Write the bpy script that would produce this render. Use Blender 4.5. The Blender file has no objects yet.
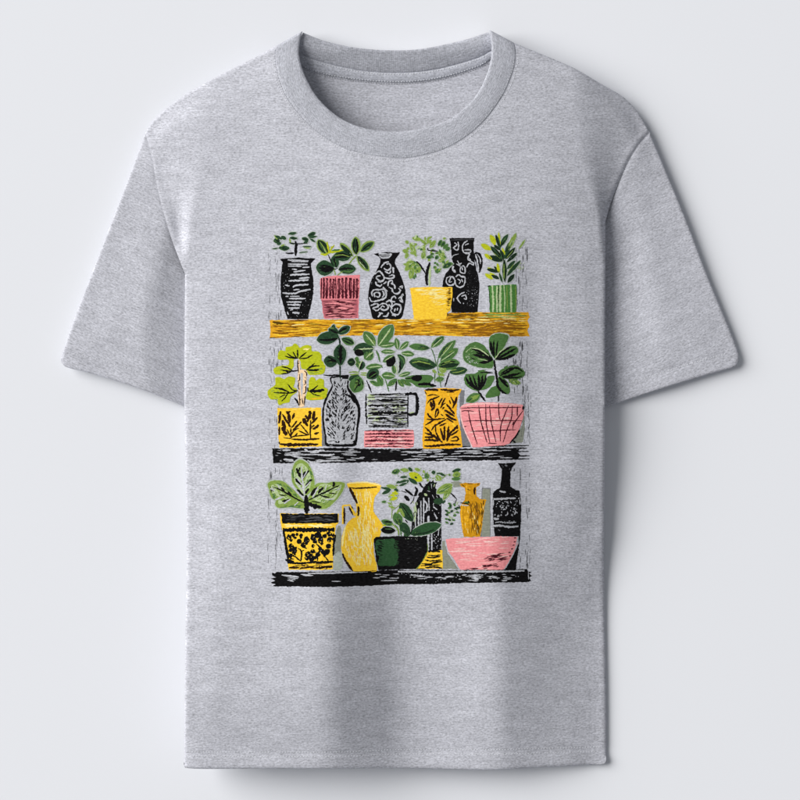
import bpy, math, random
import numpy as np
from mathutils import Vector
from mathutils.geometry import delaunay_2d_cdt

random.seed(7)
rng = np.random.default_rng(7)
scene = bpy.context.scene
COL = scene.collection
PX = 0.0013            # metres per photograph pixel, the whole set is designed in these units
ZREF = 20 * PX

# ------------------------------------------------------------------ camera
cam_d = bpy.data.cameras.new("camera")
cam = bpy.data.objects.new("camera", cam_d)
COL.objects.link(cam)
CAM_H = 3.6
cam.location = (0, 0, CAM_H)
cam.rotation_euler = (0, 0, 0)
cam_d.sensor_width = 36
cam_d.lens = 36 * (CAM_H - ZREF) / (800 * PX)
cam_d.clip_end = 60
scene.camera = cam

# ------------------------------------------------------------------ light
world = bpy.data.worlds.new("World")
scene.world = world
world.use_nodes = True
bg = world.node_tree.nodes['Background']
bg.inputs[0].default_value = (0.93, 0.96, 1.0, 1)
bg.inputs[1].default_value = 0.235

def area(name, direction, dist, size, power, color):
    d = bpy.data.lights.new(name, 'AREA')
    d.shape = 'DISK'; d.size = size; d.energy = power; d.color = color
    o = bpy.data.objects.new(name, d); COL.objects.link(o)
    v = Vector(direction).normalized()
    o.location = v * dist
    o.rotation_euler = v.to_track_quat('Z', 'Y').to_euler()
    return o
area("key_softbox", (-0.94, 0.38, 0.62), 40, 36, 27300, (1.0, 0.985, 0.965))

scene.view_settings.view_transform = 'Standard'
scene.view_settings.look = 'None'
scene.view_settings.exposure = 0
scene.view_settings.gamma = 1
scene.render.resolution_x = 1024
scene.render.resolution_y = 1024

# ------------------------------------------------------------------ materials
def lin(h):
    h = h.lstrip('#')
    out = []
    for i in (0, 2, 4):
        c = int(h[i:i+2], 16) / 255
        out.append(c / 12.92 if c <= 0.04045 else ((c + 0.055) / 1.055) ** 2.4)
    return out + [1.0]

class N:
    def __init__(self, name):
        self.m = bpy.data.materials.new(name); self.m.use_nodes = True
        self.t = self.m.node_tree; self.n = self.t.nodes; self.l = self.t.links
        self.b = self.n['Principled BSDF']
    def new(self, typ, **kw):
        x = self.n.new(typ)
        for k, v in kw.items():
            if k in x.inputs: x.inputs[k].default_value = v
            else: setattr(x, k, v)
        return x
    def link(self, a, b): self.l.new(a, b)
    def noise(self, vec, scale, detail=2, rough=0.5):
        x = self.new('ShaderNodeTexNoise'); x.inputs['Scale'].default_value = scale
        x.inputs['Detail'].default_value = detail; x.inputs['Roughness'].default_value = rough
        self.link(vec, x.inputs['Vector']); return x.outputs['Fac']
    def mapping(self, vec, scale, rot=0):
        x = self.new('ShaderNodeMapping'); x.inputs['Scale'].default_value = scale
        x.inputs['Rotation'].default_value = (0, 0, rot); self.link(vec, x.inputs['Vector']); return x.outputs['Vector']
    def ramp(self, fac, stops):
        x = self.new('ShaderNodeValToRGB'); cr = x.color_ramp
        while len(cr.elements) < len(stops): cr.elements.new(0.5)
        for e, (p, c) in zip(cr.elements, stops): e.position = p; e.color = c
        self.link(fac, x.inputs['Fac']); return x.outputs['Color']
    def mix(self, fac, a, b, mode='MIX'):
        x = self.new('ShaderNodeMix', data_type='RGBA', blend_type=mode)
        for sock, v in ((x.inputs[0], fac), (x.inputs[6], a), (x.inputs[7], b)):
            if isinstance(v, (int, float)): sock.default_value = v
            elif isinstance(v, (list, tuple)): sock.default_value = v
            else: self.link(v, sock)
        return x.outputs[2]
def g(v, a=1.0): return (v, v, v, a)

# heather jersey: UVs are laid out along the knit, 1 unit = 1 photograph pixel
def fabric(name, tint, rib=False):
    s = N(name)
    uv = s.new('ShaderNodeUVMap').outputs['UV']
    streak = s.noise(s.mapping(uv, (0.15, 0.78, 1)), 1.0, 4, 0.62)
    fine = s.noise(s.mapping(uv, (0.38, 0.70, 1)), 1.0, 3, 0.7)
    broad = s.noise(s.mapping(uv, (0.035, 0.11, 1)), 1.0, 4, 0.65)
    flecks = s.noise(s.mapping(uv, (0.30, 0.95, 1), 0.06), 1.0, 2, 0.7)
    c = s.ramp(streak, [(0.30, g(0.80)), (0.5, g(1.0)), (0.72, g(1.17))])
    c = s.mix(1.0, c, s.ramp(fine, [(0.30, g(0.64)), (0.5, g(1.0)), (0.70, g(1.27))]), 'MULTIPLY')
    c = s.mix(1.0, c, s.ramp(broad, [(0.3, g(0.87)), (0.7, g(1.10))]), 'MULTIPLY')
    c = s.mix(1.0, c, s.ramp(flecks, [(0.24, g(0.45)), (0.38, g(1.0))]), 'MULTIPLY')
    c = s.mix(1.0, c, tint, 'MULTIPLY')
    s.link(c, s.b.inputs['Base Color'])
    s.b.inputs['Roughness'].default_value = 0.95
    s.b.inputs['Specular IOR Level'].default_value = 0.12
    s.b.inputs['Sheen Weight'].default_value = 0.08
    s.b.inputs['Sheen Roughness'].default_value = 0.5
    h = fine
    if rib:
        w = s.new('ShaderNodeTexWave', wave_type='BANDS', bands_direction='X')
        w.inputs['Scale'].default_value = 0.155; w.inputs['Distortion'].default_value = 0.6
        w.inputs['Detail'].default_value = 1
        s.link(uv, w.inputs['Vector'])
        h = s.mix(0.22, fine, w.outputs['Color'])
    bp = s.new('ShaderNodeBump'); bp.inputs['Strength'].default_value = 0.30
    bp.inputs['Distance'].default_value = 0.0011
    s.link(h, bp.inputs['Height']); s.link(bp.outputs['Normal'], s.b.inputs['Normal'])
    return s.m

FAB = fabric('heather_grey_jersey', (0.536, 0.543, 0.597, 1))
RIB = fabric('heather_grey_rib_knit', (0.450, 0.460, 0.510, 1), True)
TAPE = fabric('heather_grey_neck_tape', (0.48, 0.493, 0.548, 1))
KNOCK = fabric('bare_fabric_between_ink', (0.50, 0.51, 0.545, 1))

def plain(name, col, rough=0.8):
    s = N(name); s.b.inputs['Base Color'].default_value = col
    s.b.inputs['Roughness'].default_value = rough; s.b.inputs['Specular IOR Level'].default_value = 0.2
    return s.m
THREAD = plain('pale_grey_thread', (0.72, 0.735, 0.77, 1))
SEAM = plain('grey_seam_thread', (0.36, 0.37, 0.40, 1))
GAP = None

s = N('smooth_pale_paper')
uvn = s.new('ShaderNodeTexCoord').outputs['Object']
f = s.noise(uvn, 700, 2)
s.link(s.ramp(f, [(0.3, (0.797, 0.812, 0.852, 1)), (0.7, (0.809, 0.824, 0.864, 1))]), s.b.inputs['Base Color'])
s.b.inputs['Roughness'].default_value = 0.9; s.b.inputs['Specular IOR Level'].default_value = 0.1
PAPER = s.m

# screen-print ink: slight mottle, pinholes where the fabric shows
INKS = {}
def ink(code, hexcol, wear=0.34, var=0.16):
    s = N('ink_' + code)
    uv = s.new('ShaderNodeUVMap').outputs['UV']
    a = s.noise(s.mapping(uv, (0.35, 0.6, 1)), 1.0, 3, 0.6)
    b = s.noise(s.mapping(uv, (0.55, 1.1, 1)), 1.0, 2, 0.6)
    base = lin(hexcol)
    lo = [c * (1 - var) for c in base[:3]] + [1]; hi = [min(1, c * (1 + var) + 0.006) for c in base[:3]] + [1]
    col = s.ramp(a, [(0.35, lo), (0.65, hi)])
    hole = s.ramp(b, [(wear - 0.10, g(1)), (wear, g(0))])
    col = s.mix(hole, col, s.mix(0.55, col, (0.46, 0.47, 0.50, 1)))
    s.link(col, s.b.inputs['Base Color'])
    s.b.inputs['Roughness'].default_value = 0.85; s.b.inputs['Specular IOR Level'].default_value = 0.04
    INKS[code] = s.m
for code, name, hx in (
    ('K', 'black', '#0c0b0d'), ('KB', 'brown_black', '#2a1408'), ('KS', 'soft_black', '#57585c'),
    ('Y', 'yellow', '#ffc838'), ('YL', 'light_yellow', '#ffe59a'), ('G', 'gold', '#edb024'),
    ('GB', 'golden_brown', '#c98f14'), ('BR', 'brown', '#8a5a10'), ('OB', 'dark_olive_brown', '#5a400c'),
    ('PT', 'dull_pink', '#e2858c'), ('GS', 'ochre', '#dda224'), ('PK', 'pink', '#f4989b'), ('PL', 'pale_pink', '#fcc9c3'), ('PD', 'dusty_rose', '#b3626c'),
    ('MR', 'maroon', '#4a1420'), ('DG', 'dark_green', '#27432b'), ('DD', 'deep_green', '#182b1c'),
    ('MG', 'leaf_green', '#4a6e3a'), ('LG', 'light_green', '#819a48'), ('LM', 'lime', '#b2ba20'),
    ('PG', 'pale_green', '#afc092'), ('HG', 'faint_green', '#aeb6ae'), ('GY', 'shadow_grey', '#77787c'),
    ('GO', 'olive_grey', '#8b8f82'), ('PE', 'peach', '#f0cfa6'), ('BW', 'bowl_green', '#2b4f2f'), ('GP', 'pot_green', '#4a7d3a')):
    ink(name, hx, 0.33 if code != 'K' else 0.24)
    INKS[code] = INKS[name]
INKS['F'] = KNOCK

# ------------------------------------------------------------------ geometry helpers (photograph pixels in, metres out)
def cat(pts, closed=False, step=3.0):
    """Catmull-Rom through pts, sampled about every `step` pixels."""
    P = [np.array(p, float) for p in pts]; n = len(P); out = []
    rngi = range(n) if closed else range(n - 1)
    for i in rngi:
        p1 = P[i]; p2 = P[(i + 1) % n]
        p0 = P[i - 1] if (closed or i > 0) else p1 * 2 - p2
        p3 = P[(i + 2) % n] if (closed or i + 2 < n) else p2 * 2 - p1
        k = max(1, int(np.linalg.norm(p2 - p1) / step))
        t = (np.arange(k) / k)[:, None]
        out.append(0.5 * ((2 * p1) + (-p0 + p2) * t + (2*p0 - 5*p1 + 4*p2 - p3) * t*t + (-p0 + 3*p1 - 3*p2 + p3) * t**3))
    if not closed: out.append(P[-1:] if isinstance(P, np.ndarray) else np.array([P[-1]]))
    return np.concatenate(out)

def dist_poly(X, Y, pts, closed=False):
    pts = np.asarray(pts, float)
    a = pts; b = np.roll(pts, -1, 0)
    if not closed: a = a[:-1]; b = b[:-1]
    best = np.full(X.shape, 1e9)
    for (ax, ay), (bx, by) in zip(a, b):
        dx, dy = bx - ax, by - ay; L = dx*dx + dy*dy
        if L < 1e-9: continue
        t = np.clip(((X - ax) * dx + (Y - ay) * dy) / L, 0, 1)
        best = np.minimum(best, np.hypot(X - ax - t * dx, Y - ay - t * dy))
    return best

def inside(X, Y, pts):
    pts = np.asarray(pts, float); r = np.zeros(X.shape, bool)
    x1, y1 = pts[:, 0], pts[:, 1]; x2, y2 = np.roll(x1, -1), np.roll(y1, -1)
    for a, b, c, d in zip(x1, y1, x2, y2):
        if b == d: continue
        m = ((b > Y) != (d > Y)) & (X < (c - a) * (Y - b) / (d - b) + a)
        r ^= m
    return r

def inside1(x, y, R):
    r = False; n = len(R); x2, y2 = R[-1]
    for x1, y1 in R:
        if (y1 > y) != (y2 > y) and x < (x2-x1)*(y-y1)/(y2-y1)+x1: r = not r
        x2, y2 = x1, y1
    return r

def sm(t): t = np.clip(t, 0, 1); return t * t * (3 - 2 * t)
def gs(x, s): return np.exp(-0.5 * (x / s) ** 2)

# outlines traced once
COLLAR_OUT = cat([(275.5,46.4),(276,66),(284,92.5),(299,115),(321,135.6),(351,152),(389,159.5),(415,159),(449,149),(479,128),(501,100),(512.5,74),(515.5,57),(514,44.5)])
COLLAR_IN = cat([(302.5,31.7),(299.8,45),(300,59),(306,78),(319,100),(340,119),(366,130),(397,133.3),(426,129),(452.5,119),(475,98),(487,74),(491,52),(489,31.4)])
L_SH = cat([(275.5,46.4),(250,60),(226,72),(194,89),(168,106),(152,121),(144.5,132)])
L_OUT = cat([(144.5,132),(135.5,157),(117.5,204),(95,262.5),(72.5,321),(60.5,356)])
L_HEM = cat([(66,367.5),(95,374.5),(140,389),(184.5,407)])
R_SH = cat([(514,44.5),(550,58.7),(574,69),(599,82.5),(623.5,96),(639,112),(650.5,132)])
R_OUT = cat([(650.5,132),(664,163.5),(686.5,217.5),(709,276),(731.5,330),(740.3,354)])
R_HEM = cat([(734,367.5),(700,377),(655,391),(604.5,408)])
L_SEAM = cat([(144.5,132),(151,155),(157,188),(169,232),(185,274)])
R_SEAM = cat([(650.5,131),(638,145.5),(626,166),(613,197),(605.2,222)])
L_SIDE = [(185,274),(184.6,330),(184.4,407),(186.0,480),(188.2,560),(187.2,685),(185.6,758)]
R_SIDE = [(605.2,222),(604.8,300),(604.5,407),(604.4,480),(604.7,560),(607,685),(607.6,757)]
BOT = cat([(188,765.6),(212,766.0),(275,765.4),(337,765.6),(400,767.6),(462,769),(503,769),(525,768),(575,767),(603,766.3)])
SIL = np.array([*COLLAR_IN[:1], *L_SH, *L_OUT[:-1], (59.9,358.5), (61.8,364.5), *L_HEM, *cat(L_SIDE[2:]), (186,763.4), *BOT, (606.6,764),
                *cat(R_SIDE[2:])[::-1], *R_HEM[::-1], (738.6,364.2), (740.5,357.6), *R_OUT[::-1][1:], *R_SH[::-1], *COLLAR_IN[-1:]])
# the top edge between the collar tips is the neck opening: keep distance high there
SIL_OPEN = SIL

def lowf(X, Y):
    return (0.55*np.sin(X*0.031+Y*0.012+1.0) + 0.4*np.sin(X*0.017-Y*0.043+2.1) + 0.30*np.sin(X*0.062+Y*0.021+0.4)
            + 0.22*np.sin(X*0.045-Y*0.071+5.0))

def z_low(X, Y):
    """Height of the sleeves and of the armhole wedge."""
    d = dist_poly(X, Y, SIL_OPEN)
    z = 11.2 + 1.4*np.sqrt(1-(1-np.clip(d/3.0,0,1))**2) + 3.0*sm(d/60) + 7.0*sm((205-Y)/110)*sm(d/24)
    below = sm((Y-170)/90)
    z = z - 0.038*np.clip(X-625, 0, 200)
    dl = np.abs(X-184.5); dr = np.abs(X-604.8)
    z = z - 7.0*below*(1-np.clip(dl/42,0,1))**1.3 - 5.0*below*(1-sm(dr/70))
    # soft drag folds from the underarm up the sleeve
    z = z + 1.2*gs((X-162)+(Y-250)*0.22, 9)*sm((Y-130)/60)*sm((400-Y)/150)
    z = z + 1.4*gs((X-645)-(Y-250)*0.16, 11)*sm((Y-150)/60)*sm((400-Y)/150)
    return z + 0.5*lowf(X*1.3, Y*1.1)

_XG = np.arange(100, 701, 1.0)
def _prof(z0, tab):
    xs, ss = zip(*tab)
    sl = np.interp(_XG, xs, ss); k = np.ones(13)/13
    sl = np.convolve(np.pad(sl, 6, 'edge'), k, 'valid')
    z = np.cumsum(sl); return z - z[85] + z0
PROF_T = _prof(23.0, [(100, .09), (185, .09), (230, .09), (330, .07), (420, .05), (470, .0), (510, -.07), (560, -.13), (605, -.17), (640, -.17)])
PROF_B = _prof(56.0, [(100, .02), (185, .03), (230, .03), (300, .04), (316, .02), (332, -.22), (344, -.43), (384, -.43), (402, -.16), (416, -.01), (440, .06), (478, .05), (495, -.04), (508, -.31), (540, -.33), (575, -.28), (605, -.26)])
def z_main(X, Y):
    A = sm((Y-425)/230)
    sh = 0.03*(Y-640)
    z = np.interp(X, _XG, PROF_T)*(1-A) + np.interp(X-sh*0.6, _XG, PROF_B)*A
    B = sm((Y-330)/60)*sm((620-Y)/140)
    z = z + B*(1.8*gs(X-332-(Y-450)*0.05, 15) - 2.6*gs(X-364-(Y-450)*0.07, 15))
    C = sm((Y-200)/100)*sm((640-Y)/140)
    z = z + C*(2.0*gs(X-502+(Y-400)*0.02, 15) - 2.4*gs(X-531+(Y-400)*0.02, 17))
    Dl = sm((Y-80)/40)*sm((520-Y)/260)
    z = z + 0.15*gs(X-195, 7)*Dl
    z = z - 5.0*sm((130-Y)/110)*np.ones_like(X)
    z = z + 0.8*lowf(X, Y)
    z = z - 0.28*np.maximum(z-12, 0)*sm((Y-680)/95)
    return 6.5 + np.logaddexp(0, (z-6.5)/2.0)*2.0

def z_body(X, Y, seam=True):
    X = np.asarray(X, float); Y = np.asarray(Y, float)
    zm = z_main(X, Y)
    d = dist_poly(X, Y, SIL_OPEN)
    # outside silhouette roll (shoulders and hem); neck end stays high
    nearneck = sm(1-(np.minimum(np.abs(X-288), np.abs(X-502))-14)/40)
    drop = (zm-12.5)*(0.75-0.3*nearneck*(Y < 120))
    drop = np.minimum(drop, 6.5)
    roll = 1-np.sqrt(1-(1-np.clip(d/3.5, 0, 1))**2)
    wide = 1-sm(d/34)
    # hem stays lifted, sides below the armhole fall on a short radius
    isbot = sm((Y-720)/40)*sm((np.minimum(X-186, 606-X))/14)
    z = zm - drop*(0.40*roll+0.35*wide)*(1-isbot) - isbot*(2.2*roll)
    zl = z_low(X, Y)
    w = 10+64*sm((250-Y)/150)
    tl = sm((X-(184.6-0.55*w))/(w)); tr = sm(((604.9+0.55*w)-X)/(w))
    up = sm((265-Y)/40)
    t = tl*tr
    zz = zl*(1-t)+z*t
    # side edges below the armhole: rounded fold, clear of the sleeve
    ds = np.minimum(dist_poly(X, Y, cat(L_SIDE)), dist_poly(X, Y, cat(R_SIDE)))
    side = 1-np.sqrt(1-(1-np.clip(ds/4.0, 0, 1))**2)
    zside = zm - 2.2*side - 1.2*(1-sm(ds/25))
    blend = sm((Y-215)/55)
    out = zz*(1-blend)+np.minimum(z, zside)*blend
    if seam:
        d1 = dist_poly(X, Y, L_SEAM); d2 = dist_poly(X, Y, R_SEAM)
        out = out + 0.25*gs(d1-3.2, 1.8) - 0.35*gs(d1, 1.0) + 0.5*gs(d2-3.2, 1.8) - 0.9*gs(d2, 1.0)
    # topstitched hem: shallow groove
    dh = np.abs(Y-750.5)
    out = out - 0.55*gs(dh, 1.8)
    return out

def world_v(x, y, z): return ((x-400)*PX, (400-y)*PX, z*PX)

def make_mesh(name, verts, faces, mats, parent=None, uv=None, fmat=None, smooth=True):
    me = bpy.data.meshes.new(name)
    me.from_pydata([world_v(*v) for v in verts], [], faces)
    for m in mats: me.materials.append(m)
    if fmat is not None: me.polygons.foreach_set('material_index', fmat)
    if uv is None: uv = [(v[0], v[1]) for v in verts]
    lay = me.uv_layers.new(name='UVMap')
    idx = np.empty(len(me.loops), int); me.loops.foreach_get('vertex_index', idx)
    lay.data.foreach_set('uv', np.asarray(uv, float)[idx].ravel())
    if smooth: me.polygons.foreach_set('use_smooth', [True]*len(me.polygons))
    me.update()
    o = bpy.data.objects.new(name, me); COL.objects.link(o)
    if parent: o.parent = parent
    return o

def fill(outline, step, rims=(), fine=None):
    """Triangulate a closed outline with an interior lattice -> xy array, tris, boundary count."""
    out = [tuple(p) for p in outline]; n = len(out)
    arr = np.array(out); x0, y0 = arr.min(0); x1, y1 = arr.max(0)
    pts = list(out)
    if step and (x1-x0 > step or y1-y0 > step):
        gx, gy = np.meshgrid(np.arange(x0+step*.5, x1, step), np.arange(y0+step*.5, y1, step*0.866))
        gx = gx + (np.arange(gx.shape[0]) % 2)[:, None]*step*0.5
        X, Y = gx.ravel(), gy.ravel()
        m = inside(X, Y, arr)
        X, Y = X[m], Y[m]
        if fine:
            a0, b0, a1, b1 = fine; k = ~((X > a0) & (X < a1) & (Y > b0) & (Y < b1)); X, Y = X[k], Y[k]
            fx, fy = np.meshgrid(np.arange(a0, a1, 2.0), np.arange(b0, b1, 1.75))
            fx = fx + (np.arange(fx.shape[0]) % 2)[:, None]*1.0
            X = np.r_[X, fx.ravel()]; Y = np.r_[Y, fy.ravel()]
        d = dist_poly(X, Y, arr, True)
        lo = (max(rims)+1.2) if rims else step*0.45
        k = d > lo
        pts += list(zip(X[k], Y[k]))
        for r in rims:      # parallel rows just inside the rim, for a smooth roll
            a = arr; t = np.roll(a, -1, 0)-np.roll(a, 1, 0); L = np.linalg.norm(t, axis=1)+1e-9
            nn = np.stack([-t[:, 1], t[:, 0]], 1)/L[:, None]
            area2 = np.sum(a[:, 0]*np.roll(a[:, 1], -1)-np.roll(a[:, 0], -1)*a[:, 1])
            if area2 < 0: nn = -nn
            q = a+nn*r
            mm = inside(q[:, 0], q[:, 1], arr) & (dist_poly(q[:, 0], q[:, 1], arr, True) > r*0.8)
            pts += list(map(tuple, q[mm]))
    edges = [(i, (i+1) % n) for i in range(n)]
    res = delaunay_2d_cdt([Vector(p) for p in pts], edges, [], 1, 1e-5)
    V = np.array([(v.x, v.y) for v in res[0]]); T = [tuple(f) for f in res[2]]
    T2 = []
    for f in T:            # faces up (image y points down)
        a, b, c = V[f[0]], V[f[1]], V[f[2]]
        cr = (b[0]-a[0])*(c[1]-a[1])-(b[1]-a[1])*(c[0]-a[0])
        T2.append(tuple(reversed(f)) if cr > 0 else f)
    return V, T2

def densify(pts, step, closed=True):
    pts = [np.array(p, float) for p in pts]; out = []
    m = len(pts) if closed else len(pts)-1
    for i in range(m):
        a, b = pts[i], pts[(i+1) % len(pts)]
        k = max(1, int(np.ceil(np.linalg.norm(b-a)/step)))
        for j in range(k): out.append(a+(b-a)*j/k)
    if not closed: out.append(pts[-1])
    return np.array(out)

SKIRT = ((0.06, 0.93), (0.30, 0.78), (0.8, 0.50), (1.45, 0.08))
def sheet(name, outline, step, zfun, mat, parent, rims=(), skirt=None, uvfun=None, fine=None):
    V, T = fill(outline, step, rims, fine)
    Z = zfun(V[:, 0], V[:, 1])
    verts = [(x, y, z) for (x, y), z in zip(V, Z)]
    faces = list(T)
    if skirt:
        ec = {}
        for f in T:
            for a, b, c in ((f[0], f[1], f[2]), (f[1], f[2], f[0]), (f[2], f[0], f[1])): ec[(a, b)] = c
        bd = [(a, b) for (a, b) in ec if (b, a) not in ec]
        bidx = sorted({q for e in bd for q in e}); okv = dict(zip(bidx, skirt(V[bidx])))
        nrm = {q: np.zeros(2) for q in bidx}
        for a, b in bd:
            d = V[b]-V[a]; L = np.linalg.norm(d)+1e-9; n = np.array([-d[1], d[0]])/L
            if np.dot(n, V[ec[(a, b)]]-V[a]) < 0: n = -n
            nrm[a] += n; nrm[b] += n
        rings = {}
        for q in bidx:
            n = nrm[q]/(np.linalg.norm(nrm[q])+1e-9); z0 = verts[q][2]; r = [q]
            for din, fz in SKIRT:
                r.append(len(verts)); verts.append((V[q][0]+n[0]*din*z0, V[q][1]+n[1]*din*z0, max(0.5, z0*fz)))
            rings[q] = r
        for a, b in bd:
            if okv[a] and okv[b]:
                ra, rb = rings[a], rings[b]
                for k in range(len(SKIRT)): faces.append((rb[k], ra[k], ra[k+1], rb[k+1]))
    uv = None
    if uvfun: uv = [uvfun(v[0], v[1]+v[2]*0.3) for v in verts]
    return make_mesh(name, verts, faces, [mat], parent, uv)

# ------------------------------------------------------------------ the surface under the shirt
def tagk(o, label=None, cat_=None, kind=None, group=None):
    if label: o['label'] = label
    if cat_: o['category'] = cat_
    if kind: o['kind'] = kind
    if group: o['group'] = group
me = bpy.data.meshes.new('backdrop')
S = 2.2
me.from_pydata([(-S, -S, 0), (S, -S, 0), (S, S, 0), (-S, S, 0)], [], [(0, 1, 2, 3)])
me.materials.append(PAPER)
backdrop = bpy.data.objects.new('backdrop', me); COL.objects.link(backdrop)
tagk(backdrop, 'plain smooth pale grey surface under the shirt', 'backdrop', 'structure')

shirt = bpy.data.objects.new('t_shirt', None); COL.objects.link(shirt)
shirt.empty_display_size = 0.1
tagk(shirt, 'heather grey short sleeved crew neck t-shirt printed with plants and vases on three shelves', 't-shirt')

# ------------------------------------------------------------------ body, sleeves
neck_cut = []
for p, q in zip(COLLAR_OUT, COLLAR_OUT[::1]):
    neck_cut.append(p)
nc = np.array(neck_cut); cxy = np.array([395, 60.0])
nc = nc + (cxy-nc)/np.linalg.norm(cxy-nc, axis=1)[:, None]*5
body_outline = densify([*nc[::-1], *L_SH, *L_SEAM[1:], *cat(L_SIDE)[1:], (185.4,761), (185.8,763.4), (187,765.2), *BOT[1:-1], (604.4,766.1), (606.6,764.8), (607.6,762),
                        *cat(R_SIDE)[::-1], *R_SEAM[::-1][1:], *R_SH[::-1][1:]], 2.4)
nc_t = nc
def not_neck(V):
    X, Y = V[:, 0], V[:, 1]
    return (dist_poly(X, Y, nc_t) > 1.0) & (np.minimum(dist_poly(X, Y, L_SEAM), dist_poly(X, Y, R_SEAM)) > 0.8)
sheet('front_panel', body_outline, 3.0, z_body, FAB, shirt, rims=(0.5, 1.3, 2.6), skirt=not_neck, fine=(262, 228, 538, 592))

def sleeve_z(sign):
    seam = L_SEAM if sign < 0 else R_SEAM
    hem = L_HEM if sign < 0 else R_HEM
    def f(X, Y):
        z = z_low(X, Y)
        d = dist_poly(X, Y, seam)
        z = z - (0.4 if sign < 0 else 0.9)*gs(d, 1.1)
        dh = dist_poly(X, Y, hem)
        z = z - 0.35*gs(dh-15.5, 1.3)
        return z
    return f
sl = densify([*L_SEAM[::-1], *L_OUT[1:-1], (60.6,355), (59.9,358.5), (60.2,361.6), (61.8,364.5), (64,366.4), *L_HEM[1:], (192,410), (196,330), (192,285)], 2.4)
sr = densify([*R_SEAM, (600,230), (596,300), (597,411), *R_HEM[::-1][:-1], (736.4,366.3), (738.6,364.2), (740,361), (740.5,357.6), (740,353.5), *R_OUT[::-1][1:-1]], 2.4)
def sk(side):
    seam = L_SEAM if side < 0 else R_SEAM
    return lambda V: (dist_poly(V[:, 0], V[:, 1], seam) > 0.8) & ((V[:, 0] < 190) if side < 0 else (V[:, 0] > 601))
def rot(a, ox, oy):
    c, s_ = math.cos(a), math.sin(a)
    return lambda x, y: ((x-ox)*c+(y-oy)*s_+ox, -(x-ox)*s_+(y-oy)*c+oy)
o = sheet('sleeve', sl, 3.0, sleeve_z(-1), FAB, shirt, rims=(0.5, 1.3, 2.6), skirt=sk(-1), uvfun=rot(0.42, 120, 250))
o['label'] = 'left sleeve of the shirt in the picture'
o = sheet('sleeve', sr, 3.0, sleeve_z(1), FAB, shirt, rims=(0.5, 1.3, 2.6), skirt=sk(1), uvfun=rot(-0.42, 670, 250))
o['label'] = 'right sleeve of the shirt in the picture'

# ------------------------------------------------------------------ neck: ribbed collar, back collar, tape, inside back panel
def resample(pts, n):
    pts = np.asarray(pts, float); L = np.r_[0, np.cumsum(np.linalg.norm(np.diff(pts, axis=0), axis=1))]
    t = np.linspace(0, L[-1], n)
    return np.stack([np.interp(t, L, pts[:, 0]), np.interp(t, L, pts[:, 1])], 1), t
def z_neck(X, Y):      # front height near the neck, free of the outer roll
    return 20.5 + 6.5*sm((Y-40)/110) - 2.0*np.abs((X-395)/110)**2
def strip(name, A, B, prof, zf, mat, n=200, rowsextra=None):
    a, ta = resample(A, n); b, _ = resample(B, n)
    m = len(prof); verts = []; uv = []
    W = float(np.mean(np.linalg.norm(a-b, axis=1)))
    for i in range(n):
        for j, (t, dz) in enumerate(prof):
            p = a[i]+(b[i]-a[i])*t
            verts.append((p[0], p[1], dz)); uv.append((ta[i], t*W))
    va = np.array(verts); va[:, 2] += zf(va[:, 0], va[:, 1]); verts = [tuple(q) for q in va]
    faces = []
    for i in range(n-1):
        for j in range(m-1):
            q = i*m+j
            faces.append((q, q+1, q+m+1, q+m))
    # orient up
    v = verts; f = faces[len(faces)//2+2]
    a0, b0, c0 = [np.array(v[k]) for k in f[:3]]
    cr = np.cross((b0-a0)*[1, -1, 1], (c0-a0)*[1, -1, 1])
    if cr[2] < 0: faces = [tuple(reversed(f)) for f in faces]
    return make_mesh(name, verts, faces, [mat], shirt, uv)
def zc(X, Y):
    zb = z_body(X, Y, False)
    k = sm((Y-70)/60)
    return np.maximum(zb, z_neck(X, Y)*(1-k)+zb*k)
prof = [(-0.03, -1.6), (0.0, -0.1), (0.03, 0.35), (0.08, 0.6), (0.16, 0.8), (0.3, 1.0), (0.5, 1.1), (0.7, 1.1), (0.88, 1.0), (0.96, 0.6), (0.99, -0.2), (1.0, -1.8), (0.985, -4.5), (0.95, -9.0), (0.93, -16)]
strip('collar', COLLAR_OUT, COLLAR_IN, prof, zc, RIB, 260)

BK_TOP = cat([(303,32.6),(325,41),(355,47.5),(389,50),(422,48.6),(460,41),(488.4,32.2)])
BK_MID = cat([(294,52),(300.6,54.5),(325,62.5),(362,70),(400,72),(437,68.5),(475,58.5),(490,51.5),(497,48)])
BK_TAPE = cat([(294,62),(302,66),(325,73.5),(362,79),(400,81),(437,77.5),(475,67),(489,60),(497,55)])
def z_back(X, Y):
    arch = 46 + 4*(1-((X-395)/95)**2)
    t = np.clip((Y-arch)/32+0.05, 0, 4)
    side = np.abs((X-395)/97)**2
    return 4.0 + 14.5*np.exp(-1.4*t) + 1.0*side
strip('back_collar', BK_TOP, BK_MID, [(0.03, -14), (0.0, -6), (-0.005, 0.2), (0.03, 1.2), (0.1, 1.8), (0.5, 1.9), (0.9, 1.5), (0.98, 0.6), (1.0, -0.4)], z_back, RIB, 200)
strip('neck_tape', BK_MID, BK_TAPE, [(-0.15, 0.0), (0.0, 0.8), (0.12, 1.4), (0.5, 1.6), (0.85, 1.3), (1.0, 0.6), (1.05, -0.4)], z_back, TAPE, 200)
back_outline = densify([*BK_TOP, (505,60), (512,100), (480,150), (400,172), (320,150), (284,100), (290,60)], 3)
bo = sheet('back_panel', back_outline, 3.0, lambda X, Y: z_back(X, Y)-0.2+0.25*lowf(X*2, Y*1.5), FAB, shirt, uvfun=lambda x, y: (x+300, y+900))

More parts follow.
